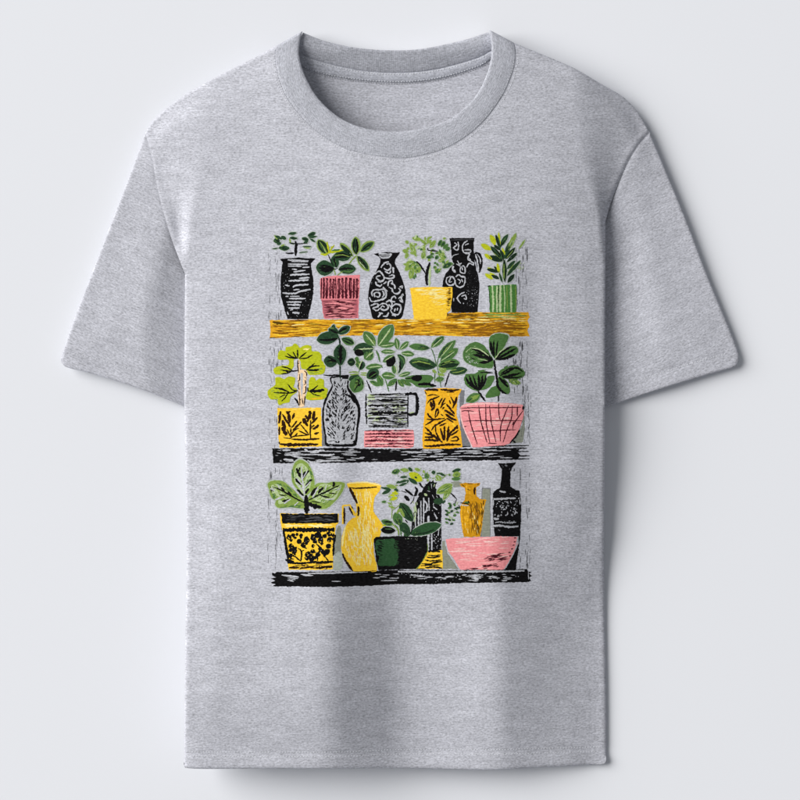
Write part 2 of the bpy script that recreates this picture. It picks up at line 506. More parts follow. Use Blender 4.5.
# stitches, little raised dashes along the seams
ST_V, ST_F, ST_M = [], [], []
def flush(label):
    o = make_mesh('stitching', ST_V, ST_F, [THREAD, SEAM], shirt, None, ST_M, False); o['label'] = label
    ST_V.clear(); ST_F.clear(); ST_M.clear()
def stitch(line, zf, dash, gap, w, h, mat=0, off=0.0, skip=0.0, wob=0.15):
    L = np.r_[0, np.cumsum(np.linalg.norm(np.diff(line, axis=0), axis=1))]
    t = off; q0 = len(ST_V)
    while t+dash < L[-1]:
        if random.random() >= skip:
            a = np.array([np.interp(t, L, line[:, 0]), np.interp(t, L, line[:, 1])])
            b = np.array([np.interp(t+dash, L, line[:, 0]), np.interp(t+dash, L, line[:, 1])])
            d = (b-a)/np.linalg.norm(b-a); n = np.array([-d[1], d[0]])
            jit = n*random.uniform(-wob, wob); a = a+jit; b = b+jit
            c = (a+b)/2
            P = [a, c+n*w/2, b, c-n*w/2, c]
            q = len(ST_V)
            for k, p in enumerate(P): ST_V.append((p[0], p[1], (h if k == 4 else 0.12)))
            for k in range(4):
                f = (q+k, q+(k+1) % 4, q+4)
                ax, bx, cx_ = [np.array(ST_V[z_][:2]) for z_ in f]
                cr = (bx[0]-ax[0])*(cx_[1]-ax[1])-(bx[1]-ax[1])*(cx_[0]-ax[0])
                ST_F.append(tuple(reversed(f)) if cr > 0 else f); ST_M.append(mat)
        t += dash+gap
    va = np.array(ST_V[q0:]); va[:, 2] += zf(va[:, 0], va[:, 1]); ST_V[q0:] = [tuple(q) for q in va]
def offs(line, d):
    t = np.gradient(line, axis=0); L = np.linalg.norm(t, axis=1)[:, None]
    return line+np.stack([-t[:, 1], t[:, 0]], 1)/L*d
stitch(offs(COLLAR_OUT, 2.3)[4:-4], z_body, 1.7, 0.9, 0.75, 0.5, 0, skip=0.04)
flush('pale stitches below the collar seam')
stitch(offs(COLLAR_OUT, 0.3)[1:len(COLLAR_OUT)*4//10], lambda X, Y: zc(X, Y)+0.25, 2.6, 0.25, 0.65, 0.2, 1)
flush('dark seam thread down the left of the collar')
stitch(offs(COLLAR_OUT, -1.7)[6:-6], lambda X, Y: zc(X, Y)+0.5, 1.6, 1.0, 0.6, 0.4, 0, skip=0.1)
flush('pale stitches on the collar edge')
stitch(offs(BK_MID, 1.2)[3:-3], lambda X, Y: z_back(X, Y)+1.35, 1.9, 0.9, 1.0, 0.6, 0)
flush('upper row of pale stitches on the neck tape')
stitch(offs(BK_TAPE, -0.6)[3:-3], lambda X, Y: z_back(X, Y)+1.2, 1.9, 0.9, 1.0, 0.6, 0)
flush('lower row of pale stitches on the neck tape')
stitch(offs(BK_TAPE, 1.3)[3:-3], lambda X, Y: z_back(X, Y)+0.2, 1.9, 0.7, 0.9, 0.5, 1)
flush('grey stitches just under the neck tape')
hl = np.array([(x, 748.6) for x in np.arange(188, 603, 3.0)])
stitch(hl, z_body, 1.9, 0.9, 0.85, 0.5, 0, skip=0.06)
flush('upper stitch row of the bottom hem')
stitch(hl+[0.9, 4.4], z_body, 1.9, 0.9, 0.75, 0.4, 0, skip=0.14)
flush('lower stitch row of the bottom hem')
stitch(offs(L_HEM, -15.2)[1:-2], sleeve_z(-1), 1.8, 1.0, 0.9, 0.5, 0, skip=0.08)
flush('stitches of the left sleeve hem')
stitch(offs(R_HEM, 15.2)[1:-3], sleeve_z(1), 1.8, 1.0, 0.9, 0.5, 0, skip=0.08)
flush('stitches of the right sleeve hem')

# ------------------------------------------------------------------ the print
PAPERZ = 0.055
GAPZ = 0.019
class Ink:
    """Collects flat inked shapes that lie on the front panel, linked as one mesh."""
    def __init__(self, name, level, label=None):
        self.name = name; self.level = level; self.label = label
        self.X = []; self.F = []; self.M = []; self.mats = []; self.n = 0; self.Zo = []
        self.ox = self.oy = 0; self.sc = 1.0; self.wf = 1.15
    def at(self, ox, oy, sc=0.1): self.ox, self.oy, self.sc = ox, oy, sc; return self
    def c(self, pts): return [(self.ox+p[0]*self.sc, self.oy+p[1]*self.sc) for p in pts]
    def mi(self, m):
        if m not in self.mats: self.mats.append(m)
        return self.mats.index(m)
    def zoff(self, lay):
        self.n += 1
        return PAPERZ+self.level*0.055+lay*GAPZ+(self.n % 10)*0.0012
    def raw(self, V, T, m, lay):
        q = len(self.X); z = self.zoff(lay); k = self.mi(m)
        for v in V: self.X.append((v[0], v[1])); self.Zo.append(z)
        for f in T: self.F.append(tuple(i+q for i in f)); self.M.append(k)
    def poly(self, m, pts, lay=0, smooth=True, rough=0.16, px=False):
        P = pts if px else self.c(pts)
        P = cat(P, True, 1.6) if smooth else densify(P, 1.6)
        if rough:
            P = P+rng.normal(0, rough, P.shape)
        try:
            V, T = fill(P, 2.2)
        except Exception as e:
            print('fill failed', self.name, e); return
        self.raw(V, T, m, lay)
    def line(self, m, pts, w, lay=2, taper=0.5, px=False, rough=0.14, jw=0.22):
        P = pts if px else self.c(pts)
        W = w*1.08 if px else w*self.sc*self.wf
        P = cat(P, False, 1.1); n = len(P)
        if n < 2: return
        t = np.gradient(P, axis=0); L = np.linalg.norm(t, axis=1)[:, None]+1e-9
        nn = np.stack([-t[:, 1], t[:, 0]], 1)/L
        s_ = np.linspace(0, 1, n)
        env = 1-taper*(np.abs(2*s_-1)**3)
        a = W/2*env*(1+rng.normal(0, jw, n)); b = W/2*env*(1+rng.normal(0, jw, n))
        A = P+nn*a[:, None]; B = P-nn*b[:, None]
        V = np.empty((2*n, 2)); V[0::2] = A; V[1::2] = B
        T = []
        for i in range(n-1):
            q = 2*i
            for f in ((q, q+1, q+3), (q, q+3, q+2)):
                x, y, z = V[f[0]], V[f[1]], V[f[2]]
                cr = (y[0]-x[0])*(z[1]-x[1])-(y[1]-x[1])*(z[0]-x[0])
                T.append(tuple(reversed(f)) if cr > 0 else f)
        self.raw(V, T, m, lay)
    def lines(self, m, lst, w, lay=2, **k):
        for e in lst:
            if isinstance(e[-1], (int, float)): self.line(m, e[:-1], e[-1], lay, **k)
            else: self.line(m, e, w, lay, **k)
    def leafpts(self, x0, y0, x1, y1, w, fat=0.55, grow=0):
        a = np.array([x0, y0], float); b = np.array([x1, y1], float); d = b-a; L = np.linalg.norm(d)+1e-9
        w = w*1.14; grow = grow+1.5
        u = d/L; n = np.array([-u[1], u[0]]); out = []
        a = a-u*grow; L += 2*grow; w = w+2*grow
        for s_, q in ((0, 0.05), (0.12, 0.5), (0.3, 0.85), (0.5, 1.0), (0.7, 0.92), (0.87, 0.6), (0.97, 0.22)):
            out.append(a+u*L*s_+n*w/2*q)
        for s_, q in ((1.0, 0.0), (0.96, -0.25), (0.86, -0.62), (0.68, -0.94), (0.48, -1.0), (0.28, -0.82), (0.1, -0.45)):
            out.append(a+u*L*s_+n*w/2*q)
        return out
    def leaf(self, m, x0, y0, x1, y1, w, style='', lay=1, halo=True, dark='K', pale='PG'):
        if halo: self.poly('HG', self.leafpts(x0, y0, x1, y1, w, grow=7), 0, rough=0.2)
        self.poly(m, self.leafpts(x0, y0, x1, y1, w), lay, rough=0.12)
        a = np.array([x0, y0], float); b = np.array([x1, y1], float); d = b-a; L = np.linalg.norm(d)
        u = d/(L+1e-9); n = np.array([-u[1], u[0]])
        P = lambda s_, q: tuple(a+u*L*s_+n*w/2*q)
        if 'v' in style: self.line(pale, [P(0.02, 0), P(0.5, 0.04), P(0.86, 0)], max(7, w*0.11), lay+2, 0.7)
        if 'k' in style: self.line(dark, [P(0.0, 0), P(0.45, -0.1), P(0.85, 0)], max(8, w*0.22), lay+2, 0.8)
        if 's' in style:
            for q in (-0.55, -0.1, 0.4): self.line(dark, [P(0.04, q*0.2), P(0.4, q*0.8), P(0.8, q*0.7)], w*0.16, lay+2, 0.85)
        if w > 34 and L > 50 and m in ('MG', 'DG', 'LG'):
            dk = {'MG': 'DG', 'DG': 'DD', 'LG': 'MG'}[m]; lt = {'MG': 'LG', 'DG': 'MG', 'LG': 'PG'}[m]
            for _ in range(int(3+w/16)):
                q = random.uniform(-0.62, 0.62); s0 = random.uniform(0.06, 0.5); s1 = min(0.92, s0+random.uniform(0.15, 0.4))
                k_ = (1-(2*s1-1)**2)*0.9
                self.line(dk if random.random() < 0.6 else lt, [P(s0, q*0.55), P((s0+s1)/2, q*0.85), P(s1, q*max(0.35, k_))], random.uniform(4, 8), lay+1, 0.9)
        if 'h' in style:   # one half of the blade cut darker
            pts = [P(0.05, 0), P(0.5, 0.03), P(0.95, 0), P(0.85, -0.5), P(0.6, -0.8), P(0.3, -0.7)]
            self.poly('DD' if m in ('DG', 'MG') else 'DG', pts, lay+1, rough=0.1)
        if 'w' in style:
            for s_ in (0.25, 0.42, 0.6, 0.75):
                for q in (-1, 1): self.line(dark, [P(s_, 0), P(s_+0.12, q*0.6)], w*0.07, lay+2, 0.8)
    def leaves(self, m, lst, style='', **k):
        for e in lst:
            mm = m; st_ = style
            e = list(e)
            while isinstance(e[-1], str):
                q = e.pop()
                if q in INKS: mm = q
                else: st_ = q
            self.leaf(mm, *e, st_, **k)
    def hatch(self, m, region, ang, n, lmin, lmax, w, lay=2, px=True, jit=6, clip=None, taper=0.8):
        RL = [tuple(q) for q in (region if px else self.c(region))]; R = np.array(RL); x0, y0 = R.min(0); x1, y1 = R.max(0)
        k = 0; tries = 0
        while k < n and tries < n*30:
            tries += 1
            x = random.uniform(x0, x1); y = random.uniform(y0, y1)
            a = math.radians(ang+random.uniform(-jit, jit)); Lh = random.uniform(lmin, lmax)/2
            dx, dy = math.cos(a)*Lh, math.sin(a)*Lh
            if not (inside1(x, y, RL) and inside1(x-dx, y-dy, RL) and inside1(x+dx, y+dy, RL)): continue
            k += 1
            self.line(m, [(x-dx, y-dy), (x+random.uniform(-.2, .2), y+random.uniform(-.25, .25)), (x+dx, y+dy)],
                      w*random.uniform(0.6, 1.35), lay, taper, px=True)
    def dots(self, m, region, n, r, lay=2, px=True):
        RL = [tuple(q) for q in (region if px else self.c(region))]; R = np.array(RL); x0, y0 = R.min(0); x1, y1 = R.max(0)
        k = 0; t = 0
        while k < n and t < n*30:
            t += 1
            x = random.uniform(x0, x1); y = random.uniform(y0, y1)
            if not inside1(x, y, RL): continue
            k += 1; rr = r*random.uniform(0.5, 1.4); ph = random.random()*6
            V = [(x+rr*random.uniform(0.6, 1.3)*math.cos(ph-i*math.tau/6), y+rr*random.uniform(0.6, 1.3)*math.sin(ph-i*math.tau/6)) for i in range(6)]
            self.raw(V, [tuple(range(6))], m, lay)
    def blob(self, m, x, y, r, lay=2, rough=0.25):
        k = 9
        pts = [(x+r*random.uniform(0.75, 1.2)*math.cos(i*math.tau/k), y+r*random.uniform(0.75, 1.2)*math.sin(i*math.tau/k)) for i in range(k)]
        self.poly(m, pts, lay, rough=0.08)
    def build(self, parent):
        X = np.array(self.X); Z = z_body(X[:, 0], X[:, 1])+np.array(self.Zo)
        verts = [(x, y, z) for (x, y), z in zip(X, Z)]
        o = make_mesh(self.name, verts, self.F, [INKS[m] for m in self.mats], parent, None, self.M)
        if self.label: o['label'] = self.label
        return o

#PRINT_BEGIN
gp = Ink('graphic_print', 0, 'screen printed picture of three shelves of potted plants and vases')
# scratchy verticals at both sides of the picture and the grey cast shapes behind some pots
def ticks(x0, x1, y0, y1, n, lmin=2, lmax=9, w=0.38, m='KS'):
    for _ in range(int(n*1.7)):
        x = random.uniform(x0-.6, x1+.6); y = random.uniform(y0, y1); L = random.uniform(lmin, lmax)
        gp.line(m, [(x, y), (x+random.uniform(-.3, .3), y+L/2), (x, y+L)], w*random.uniform(0.6, 1.3), 0, 0.8, px=True, jw=0.4)
for xx in (269.5, 270.5, 276.5, 277.5, 279, 282):
    ticks(xx-.4, xx+.4, 250, 318, 5); ticks(xx-.4, xx+.4, 466, 566, 7)
for xx in (270.5, 272, 275, 277.5, 279.5, 282.5):
    ticks(xx-.5, xx+.5, 339, 368, 3, 3, 9); ticks(xx-.4, xx+.4, 360, 446, 4)
for xx in (272.5, 276, 280.5, 283.5): ticks(xx-.5, xx+.5, 466, 500, 4, 3, 10)
for xx in (516, 519, 521.5, 525.5): ticks(xx-.5, xx+.5, 246, 308, 7)
gp.at(460, 230).line('K', [(662, 180), (665, 330)], 5, 0); gp.line('K', [(625, 350), (623, 430)], 7, 0); gp.line('KS', [(577, 470), (575, 550)], 5, 0)
gp.line('KS', [(555, 360), (553, 490)], 5, 0)
for xx in (513, 516.5, 519, 521.5, 526): ticks(xx-.6, xx+.6, 339, 395, 6, 3, 10)
for xx in (521.5, 523, 524.5, 527, 529): ticks(xx-.6, xx+.6, 380, 442, 7, 2, 8)
for xx in (519.5, 526, 529): ticks(xx-.5, xx+.5, 466, 566, 8)
gp.at(455, 330).line('K', [(663, 130), (665, 215)], 7, 0); gp.line('K', [(575, 280), (575, 340)], 6, 0); gp.line('K', [(597, 290), (595, 350)], 6, 0)
gp.at(455, 510).line('K', [(718, 410), (716, 520)], 5, 0); gp.line('K', [(722, 520), (725, 580)], 5, 0)
gp.at(455, 455).line('K', [(585, 130), (583, 160)], 7, 0); gp.line('KS', [(645, 130), (645, 250)], 6, 0)
print_root = gp.build(shirt)


gp = Ink('printed_shadow', 0, 'grey printed shadow beside the gold leaf pattern vase')
gp.at(390, 385).poly('GY', [(690,50),(740,52),(736,180),(706,230),(760,430),(800,608),(700,612)], 0, False)
gp.build(print_root)
gp = Ink('printed_shadow', 0, 'olive grey printed shadow beside the pink grid bowl')
gp.at(455, 390).poly('GO', [(665,350),(680,180),(690,380),(672,520),(560,530),(610,450)], 0, False)
gp.build(print_root)
gp = Ink('printed_shadow', 0, 'olive grey printed block beside the golden brown vase')
gp.poly('GY', [(481,487),(489.7,487),(489.9,536),(480,536)], 0, False, px=True)
gp.poly('GO', [(482,488),(489.2,488),(489.4,535.5),(481,535.5)], 1, False, px=True)
gp.line('F', [(491.4,488),(490.9,510),(491.6,537)], 1.6, 1, 0.2, px=True)
gp.build(print_root)
gp = Ink('printed_shadow', 0, 'olive grey printed wedge left of the pink bowl')
gp.poly('GO', [(441.8,540),(444.6,540),(447,552),(458,568),(441.8,568)], 0, False, px=True)
gp.build(print_root)
gp = Ink('printed_shadow', 0, 'olive grey printed shadow beside the yellow flowered pot')
gp.at(265, 510).poly('GO', [(722,175),(760,150),(768,300),(758,420),(700,430),(710,300)], 0)
gp.poly('HG', [(700,440),(770,400),(775,560),(695,580)], 0)
gp.build(print_root)
gp = Ink('printed_shadow', 0, 'grey printed shadow beside the square yellow pot')
gp.poly('GY', [(322.5,408),(327.5,404),(324.5,420),(325.5,436),(329,445),(322.5,446)], 0, False, px=True)
gp.build(print_root)
gp = Ink('printed_shadow', 0, 'olive grey printed smudge over the golden brown vase')
gp.poly('GO', [(450.5,481.5),(458,481),(463,484),(457,486.5),(451,485.5)], 0, px=True)
gp.build(print_root)
def item(name, level, label=None): return Ink(name, level, label)

# ---- shelves
a = item('printed_shelf', 0, 'golden yellow printed shelf at the top of the picture')
SH1 = [(270,320.5),(300,320),(345,320),(380,319.8),(415,320),(445,318.6),(449,313.6),(480,313.3),(527.5,312.8),(528.8,318),(526.5,321),(528.8,326),(526.5,331),(528.6,336.6),(500,337.2),(460,336.6),(400,335.6),(340,336),(300,337.2),(270,338.6),(271,330)]
a.poly('GS', SH1, 0, False, px=True)
a.hatch('GB', SH1, 0, 260, 5, 22, 0.9, 1, jit=3)
a.hatch('BR', SH1, 0, 280, 4, 18, 0.62, 2, jit=3)
a.hatch('OB', SH1, 0, 70, 3, 13, 0.5, 3, jit=3)
a.hatch('Y', SH1, 0, 110, 5, 18, 0.7, 3, jit=3)
a.hatch('YL', [(330,321),(527,316),(527,324),(330,326)], 0, 36, 4, 16, 0.6, 4, jit=3)
a.hatch('BR', [(465,318),(526,318),(526,336),(465,336)], 0, 70, 5, 20, 0.75, 4, jit=3)
a.hatch('OB', [(440,314),(480,314),(480,320),(440,321)], 0, 26, 4, 14, 0.6, 4, jit=3)
a.hatch('LG', [(480,314),(526,314),(526,318.5),(480,318.5)], 0, 20, 5, 14, 0.8, 4, jit=2)
a.at(265,290).line('YL', [(270,360),(330,350),(400,350)], 8, 4); a.line('K', [(255,365),(300,378),(340,375)], 7, 4); a.line('K', [(50,482),(140,475)], 7, 4)
a.line('OB', [(80,325),(190,340)], 22, 4); a.line('BR', [(80,430),(240,440)], 16, 4)
a.build(print_root)

a = item('printed_shelf', 0, 'black printed shelf in the middle of the picture')
SH2 = [(272.6,448.2),(300,448),(345,447.6),(368,448.6),(400,448.8),(425,448),(470,448.2),(500,447),(513,448),(519,449.4),(517,452),(520,455),(517,458.6),(490,459.8),(440,460.6),(400,461),(345,462.3),(300,462.8),(274,463),(273.4,456)]
a.poly('K', SH2, 0, False, px=True, rough=0.25)
a.lines('K', [[(440,445.8),(455,446.4),(470,446)],[(488,446),(505,445.6),(528,445.3)],[(505,451.4),(528,451.2)],[(500,455.3),(529,455.6)],[(495,458.8),(528.6,458.4)],[(512,447.8),(526,448)]], 1.2, 1, px=True)
a.hatch('F', [(284,449),(366,448.6),(366,461),(284,462)], 1, 40, 5, 17, 0.75, 2, jit=4, taper=0.6)
a.hatch('F', [(400,449),(516,448),(516,459),(400,460)], -1, 46, 5, 18, 0.75, 2, jit=4, taper=0.6)
a.hatch('F', [(367,449),(402,449),(402,460.5),(367,460.5)], 0, 9, 2, 7, 0.5, 2, jit=8)
a.hatch('F', [(274,449),(284,449),(284,462),(274,462)], 0, 6, 1.5, 5, 0.45, 2, jit=10)
a.at(265,390).lines('F', [[(180,600),(260,598)],[(200,645),(340,648)],[(190,690),(290,700)],[(400,590),(430,605)],[(430,700),(480,720),(600,705)],[(480,610),(600,600)],[(560,650),(700,640)]], 15, 3)
a.build(print_root)

a = item('printed_shelf', 0, 'black printed shelf at the bottom of the picture')
SH3 = [(273,570.6),(276,571.4),(278,570),(300,570),(360,569.4),(400,569),(462,569.2),(500,568.6),(526,568.4),(528,571),(531.5,571.6),(529,573.4),(531.8,575.6),(529,577.2),(530.8,580.6),(526,581.8),(500,581.4),(460,582),(430,583.4),(400,583),(370,584.3),(330,584.6),(300,584.2),(273,584.2),(277.4,582),(272.2,580.6),(276.6,578.4),(272,576.4),(277.6,575.4),(273.4,573.4)]
a.poly('K', SH3, 0, False, px=True, rough=0.2)
a.line('F', [(398,570.6),(440,570.9),(480,570.6),(524,570.2)], 1.8, 2, 0.3, px=True)
a.line('F', [(309,571.4),(330,571.0),(368,570.4)], 1.5, 2, 0.4, px=True)
a.hatch('F', [(282,572),(345,572),(345,580),(282,580)], 1, 9, 3, 11, 0.9, 3, jit=4)
a.hatch('F', [(372,572),(460,572),(460,579),(372,579)], 1, 24, 2.5, 10, 0.75, 3, jit=5)
a.hatch('F', [(458,573),(485,574),(485,580),(458,580)], 3, 18, 3, 10, 0.9, 3, jit=6)
a.hatch('F', [(485,573),(526,572.5),(526,580),(485,580)], 0, 12, 3, 11, 0.7, 3, jit=5)
a.dots('F', [(400,572),(528,572),(528,582),(400,582)], 50, 0.42, 3); a.line('F', [(528,571.5),(528.3,579)], 0.7, 3, px=True)
a.line('F', [(283,573),(300,575)], 1.5, 3, px=True); a.line('F', [(381,579.6),(397,579.4)], 0.9, 3, px=True)
a.build(print_root)

# ---- top row
a = item('printed_vase', 1, 'black printed vase with scratched horizontal lines').at(265,230)
V1 = [(150,293),(178,325),(172,400),(160,500),(160,600),(168,680),(185,745),(205,815),(230,893),(330,897),(440,893),(442,840),(470,740),(485,640),(490,560),(485,480),(470,400),(462,345),(510,291),(400,289),(340,281),(230,289)]
a.poly('K', V1, 0, False)
a.lines('F', [[(232,305),(440,316),13],[(270,322),(435,325),9],[(235,347),(430,352),13],[(235,365),(370,370),11],[(380,382),(450,378),12],[(275,398),(325,400),11],[(290,425),(410,410),12],[(255,455),(450,448),16],[(345,490),(450,482),14],[(240,515),(440,505),16],[(285,580),(310,560),(440,550),14],[(205,555),(250,565),14],[(180,635),(300,640),(350,620),(460,600),15],[(290,605),(350,600),11],[(210,668),(240,668),12],[(255,668),(350,668),9],[(245,690),(410,690),14],[(220,725),(370,725),13],[(230,750),(360,755),15],[(240,785),(350,785),14],[(255,805),(285,800),10],[(280,830),(350,835),16],[(230,820),(240,850),10]], 12, 2, taper=0.35)
a.dots('F', a.c([(170,400),(250,400),(260,800),(210,800)]), 16, 0.3); a.dots('F', a.c([(370,620),(470,620),(430,880),(230,880)]), 22, 0.3)
a.build(print_root)

a = item('printed_plant', 2, 'sparse dark green printed sprig above the lined black vase').at(265,230)
L = [(90,115,150,110,45),(105,62,175,98,22),(165,70,215,98,30),(125,150,165,135,26),(100,60,130,100,14,'LG'),(235,48,320,38,24),(250,85,330,92,24),(140,185,250,190,44),(75,195,140,190,10),(370,90,440,105,30),(430,70,510,35,34),(440,85,525,72,20),(450,95,510,128,16),(390,140,440,115,26),(380,172,470,176,11),(345,235,430,225,9),(250,135,300,148,12),(250,90,260,140,12,'LG'),(160,170,200,150,10,'LG'),(390,185,460,190,9,'LG')]
a.leaves('DG', L)
for x0,y0,x1,y1,w in [(110,105,150,125,18),(250,90,320,95,9),(170,190,240,200,14),(385,95,430,105,12),(445,60,500,45,12)]: a.leaf('DD', x0,y0,x1,y1,w, '', 3, False)
a.lines('K', [[(308,118),(316,160),(314,215),(313,266),24],[(240,135),(330,145),(430,142),9],[(210,236),(250,240),(300,238),13]], 10, 3)
a.build(print_root)

a = item('printed_flower_pot', 1, 'pink printed pot with dark upright stripes').at(310,235)
P2 = [(105,440),(180,418),(240,415),(380,412),(500,405),(500,520),(492,640),(488,740),(484,838),(300,842),(146,840),(130,780),(122,660),(108,640)]
a.poly('PT', P2, 0, False)
a.poly('PD', [(120,655),(482,650),(480,740),(474,834),(155,836),(136,780)], 1, False)
for x, w in ((116,12),(140,18),(172,24),(206,20),(238,24),(262,10),(290,26),(330,22),(368,24),(408,28),(440,18),(470,24)):
    t = 430+random.uniform(0, 22)
    a.line('MR', [(x+random.uniform(-4,4), t), (x+random.uniform(-4,4), 540), (x-2, 642)], w, 2, 0.3)
    if w > 18: a.line('PD', [(x+4, t+20), (x+2, t+120)], 5, 4)
a.hatch('MR', [(322.5,301),(358,300.5),(357.5,318.5),(325,318.5)], 0, 105, 3, 13, 0.62, 3, jit=6)
a.hatch('PK', [(322.5,301),(358,300.5),(357.5,318.5),(325,318.5)], 0, 48, 3, 12, 0.6, 4, jit=6)
a.build(print_root)

a = item('printed_plant', 2, 'printed plant with rounded dark leaves in the pink pot').at(310,235)
a.lines('K', [[(185,205),(210,260),(240,330),9],[(225,320),(250,350),(280,340),8]], 9, 1)
a.lines('LG', [[(470,215),(430,250),(390,300),12],[(330,375),(300,390),(278,412),9],[(240,340),(252,380),(258,408),9]], 9, 1)
a.leaf('DG', 245,345,65,332,130,'ks'); a.leaf('LG',180,205,85,55,88,'',1); a.leaf('DD',180,200,90,62,70,'',2,False); a.line('LG',[(175,190),(140,130),(100,75)],9,4); a.line('LM',[(110,195),(160,212)],16,4)
a.leaf('DG',240,212,412,225,88,''); a.line('LG',[(250,215),(330,208),(400,228)],8,4); a.line('K',[(255,235),(330,225),(390,228)],16,3); a.line('K',[(270,200),(340,200),(400,215)],16,3)
a.leaf('DG',268,335,240,215,72,'k'); a.leaf('LG',432,225,305,92,56,''); a.leaf('DD',428,218,312,108,32,'',2,False)
a.leaf('LG',465,208,460,28,80,''); a.leaf('DG',462,200,452,40,52,'',2,False); a.line('K',[(470,200),(480,130),(470,50)],16,3); a.line('K',[(455,195),(438,120),(450,55)],12,3)
a.leaf('LG',500,175,642,75,74,''); a.leaf('DG',512,172,632,84,50,'k',2,False); a.leaf('LG',472,218,590,368,64,''); a.leaf('DG',478,222,584,352,50,'k',2,False)
a.leaf('DG',288,350,462,345,88,'k'); a.line('MG',[(330,370),(400,375),(440,360)],14,4)
a.lines('LM', [[(175,75),(185,130),(198,195),15],[(190,185),(260,175),(330,160),18],[(185,195),(215,150),(245,108),13],[(180,185),(150,210),20],[(205,130),(240,125),9]], 12, 4)
a.line('MG',[(225,165),(300,155)],16,4)
a.build(print_root)

a = item('printed_vase', 1, 'black printed vase with pale curling scrolls').at(360,245)
V3 = [(140,95),(200,88),(270,80),(330,86),(400,85),(385,110),(368,130),(350,170),(355,210),(385,260),(420,350),(448,440),(458,540),(440,640),(405,742),(270,746),(140,744),(105,650),(85,560),(85,490),(100,400),(140,310),(190,220),(205,170),(195,130),(165,115)]
a.poly('K', V3, 0)
a.poly('F', [(190,92),(250,86),(320,98),(290,140),(215,142),(190,112)], 1); a.lines('K', [[(180,112),(300,110),7],[(200,128),(290,126),7],[(250,88),(300,94),8]], 7, 2)
a.lines('F', [[(210,235),(250,185),(290,180)],[(240,240),(270,260),(308,240),(300,200),(265,197)],[(250,270),(290,292),(310,265)],[(330,230),(335,290),16],
 [(145,300),(190,270),(225,300),(245,340),(215,370),(178,352),(165,325),(205,315)],[(160,375),(165,402),(200,420),(222,400)],[(180,375),(210,380)],[(240,330),(290,345),(340,330),(328,308),(290,320)],[(235,395),(268,375)],
 [(280,420),(285,380),(318,360),(330,392)],[(288,430),(320,445),(330,480),(370,497),(405,462),(382,440)],[(310,390),(345,412),(350,447)],[(395,430),(425,415),(418,442)],
 [(125,520),(120,480),(150,455),(200,457),(240,450),(262,490),(258,532),(220,550),(170,565),(115,570),(95,530)],[(152,527),(145,495),(175,480),(202,502),(188,530),(162,520)],[(225,465),(242,500),(222,532)],[(230,430),(275,472)],
 [(352,577),(320,570),(315,540),(345,520),(360,542)],[(385,545),(430,500),(410,540),(430,582),(395,556)],
 [(110,615),(140,600),(177,590),(180,622),(150,630),(130,642),(170,662),(200,640)],[(190,610),(230,590),(272,602),(280,642),(240,657),(210,640),(225,615),(247,627)],[(260,580),(300,560),(322,592),(310,622),(288,600)],[(310,640),(350,600),(400,610),(407,652),(380,702),(330,692),(305,660),(327,640)],[(345,672),(352,640)],[(370,662),(377,635)],[(210,690),(180,727)],[(230,717),(270,717),(287,680)],[(320,705),(360,717)],[(190,685),(230,690)]], 13, 2, taper=0.3, jw=0.28)
a.dots('F', a.c([(120,330),(140,330),(130,420),(105,440)]), 3, 0.35)
a.build(print_root)

a = item('printed_vase', 1, 'tall black printed jug with a side handle and white roses').at(430,230)
a.poly('K', [(190,95),(300,92),(440,92),(430,140),(432,220),(440,320),(455,400),(475,460),(488,560),(485,640),(475,740),(468,832),(340,834),(215,832),(190,600),(120,577),(125,520),(150,450),(200,390),(230,350),(215,300),(205,200),(200,130)], 0, False)
a.poly('K', [(440,235),(490,240),(518,300),(515,370),(490,440),(475,430),(455,340),(436,300)], 0)
a.lines('F', [[(448,255),(462,300),(472,360),(478,430),14],[(462,250),(490,290),(498,350),7],[(490,280),(505,330),6]], 10, 2)
a.lines('F', [[(240,140),(265,160),(230,190),(270,212),(282,170),(275,130)],[(370,120),(330,150),(318,200),(340,240),(400,232),(395,210),(340,212)],[(345,162),(382,150)],[(350,250),(392,252),(372,300),(430,342),(428,362),(390,342),(360,382)],[(380,290),(402,312)],[(215,290),(230,265),(282,250),6],[(270,318),(290,352),(312,340),9],[(258,350),(300,372),9],[(228,370),(222,400),(250,435),18],[(300,380),(300,430),(342,442),(342,380),(315,370),(322,412),11],
 [(200,470),(165,490),(158,530),(190,562),(235,550),(245,505),(215,475),(195,500),(190,530),(215,525),12],[(255,480),(280,455),(310,475),(340,480),(345,520),(335,560),(300,582),(260,565),(248,530),12],[(270,500),(300,520),(285,550),9],[(310,500),(325,530),9],
 [(342,630),(300,650),(268,690),(302,742),11],[(310,672),(350,658),(357,702),(335,690),11],[(325,740),(335,742),12],[(232,690),(234,720),9]], 11, 2, taper=0.3, jw=0.3)
a.hatch('KS', a.c([(360,560),(480,560),(470,780),(360,780)]), 50, 26, 0.6, 2.2, 0.35, 2, jit=70)
a.dots('F', a.c([(360,600),(480,600),(470,780),(360,780)]), 26, 0.3); a.dots('KS', a.c([(340,380),(470,470),(480,600),(340,560)]), 22, 0.35)
a.line('KS', [(205,112),(430,108)], 4, 2)
a.build(print_root)

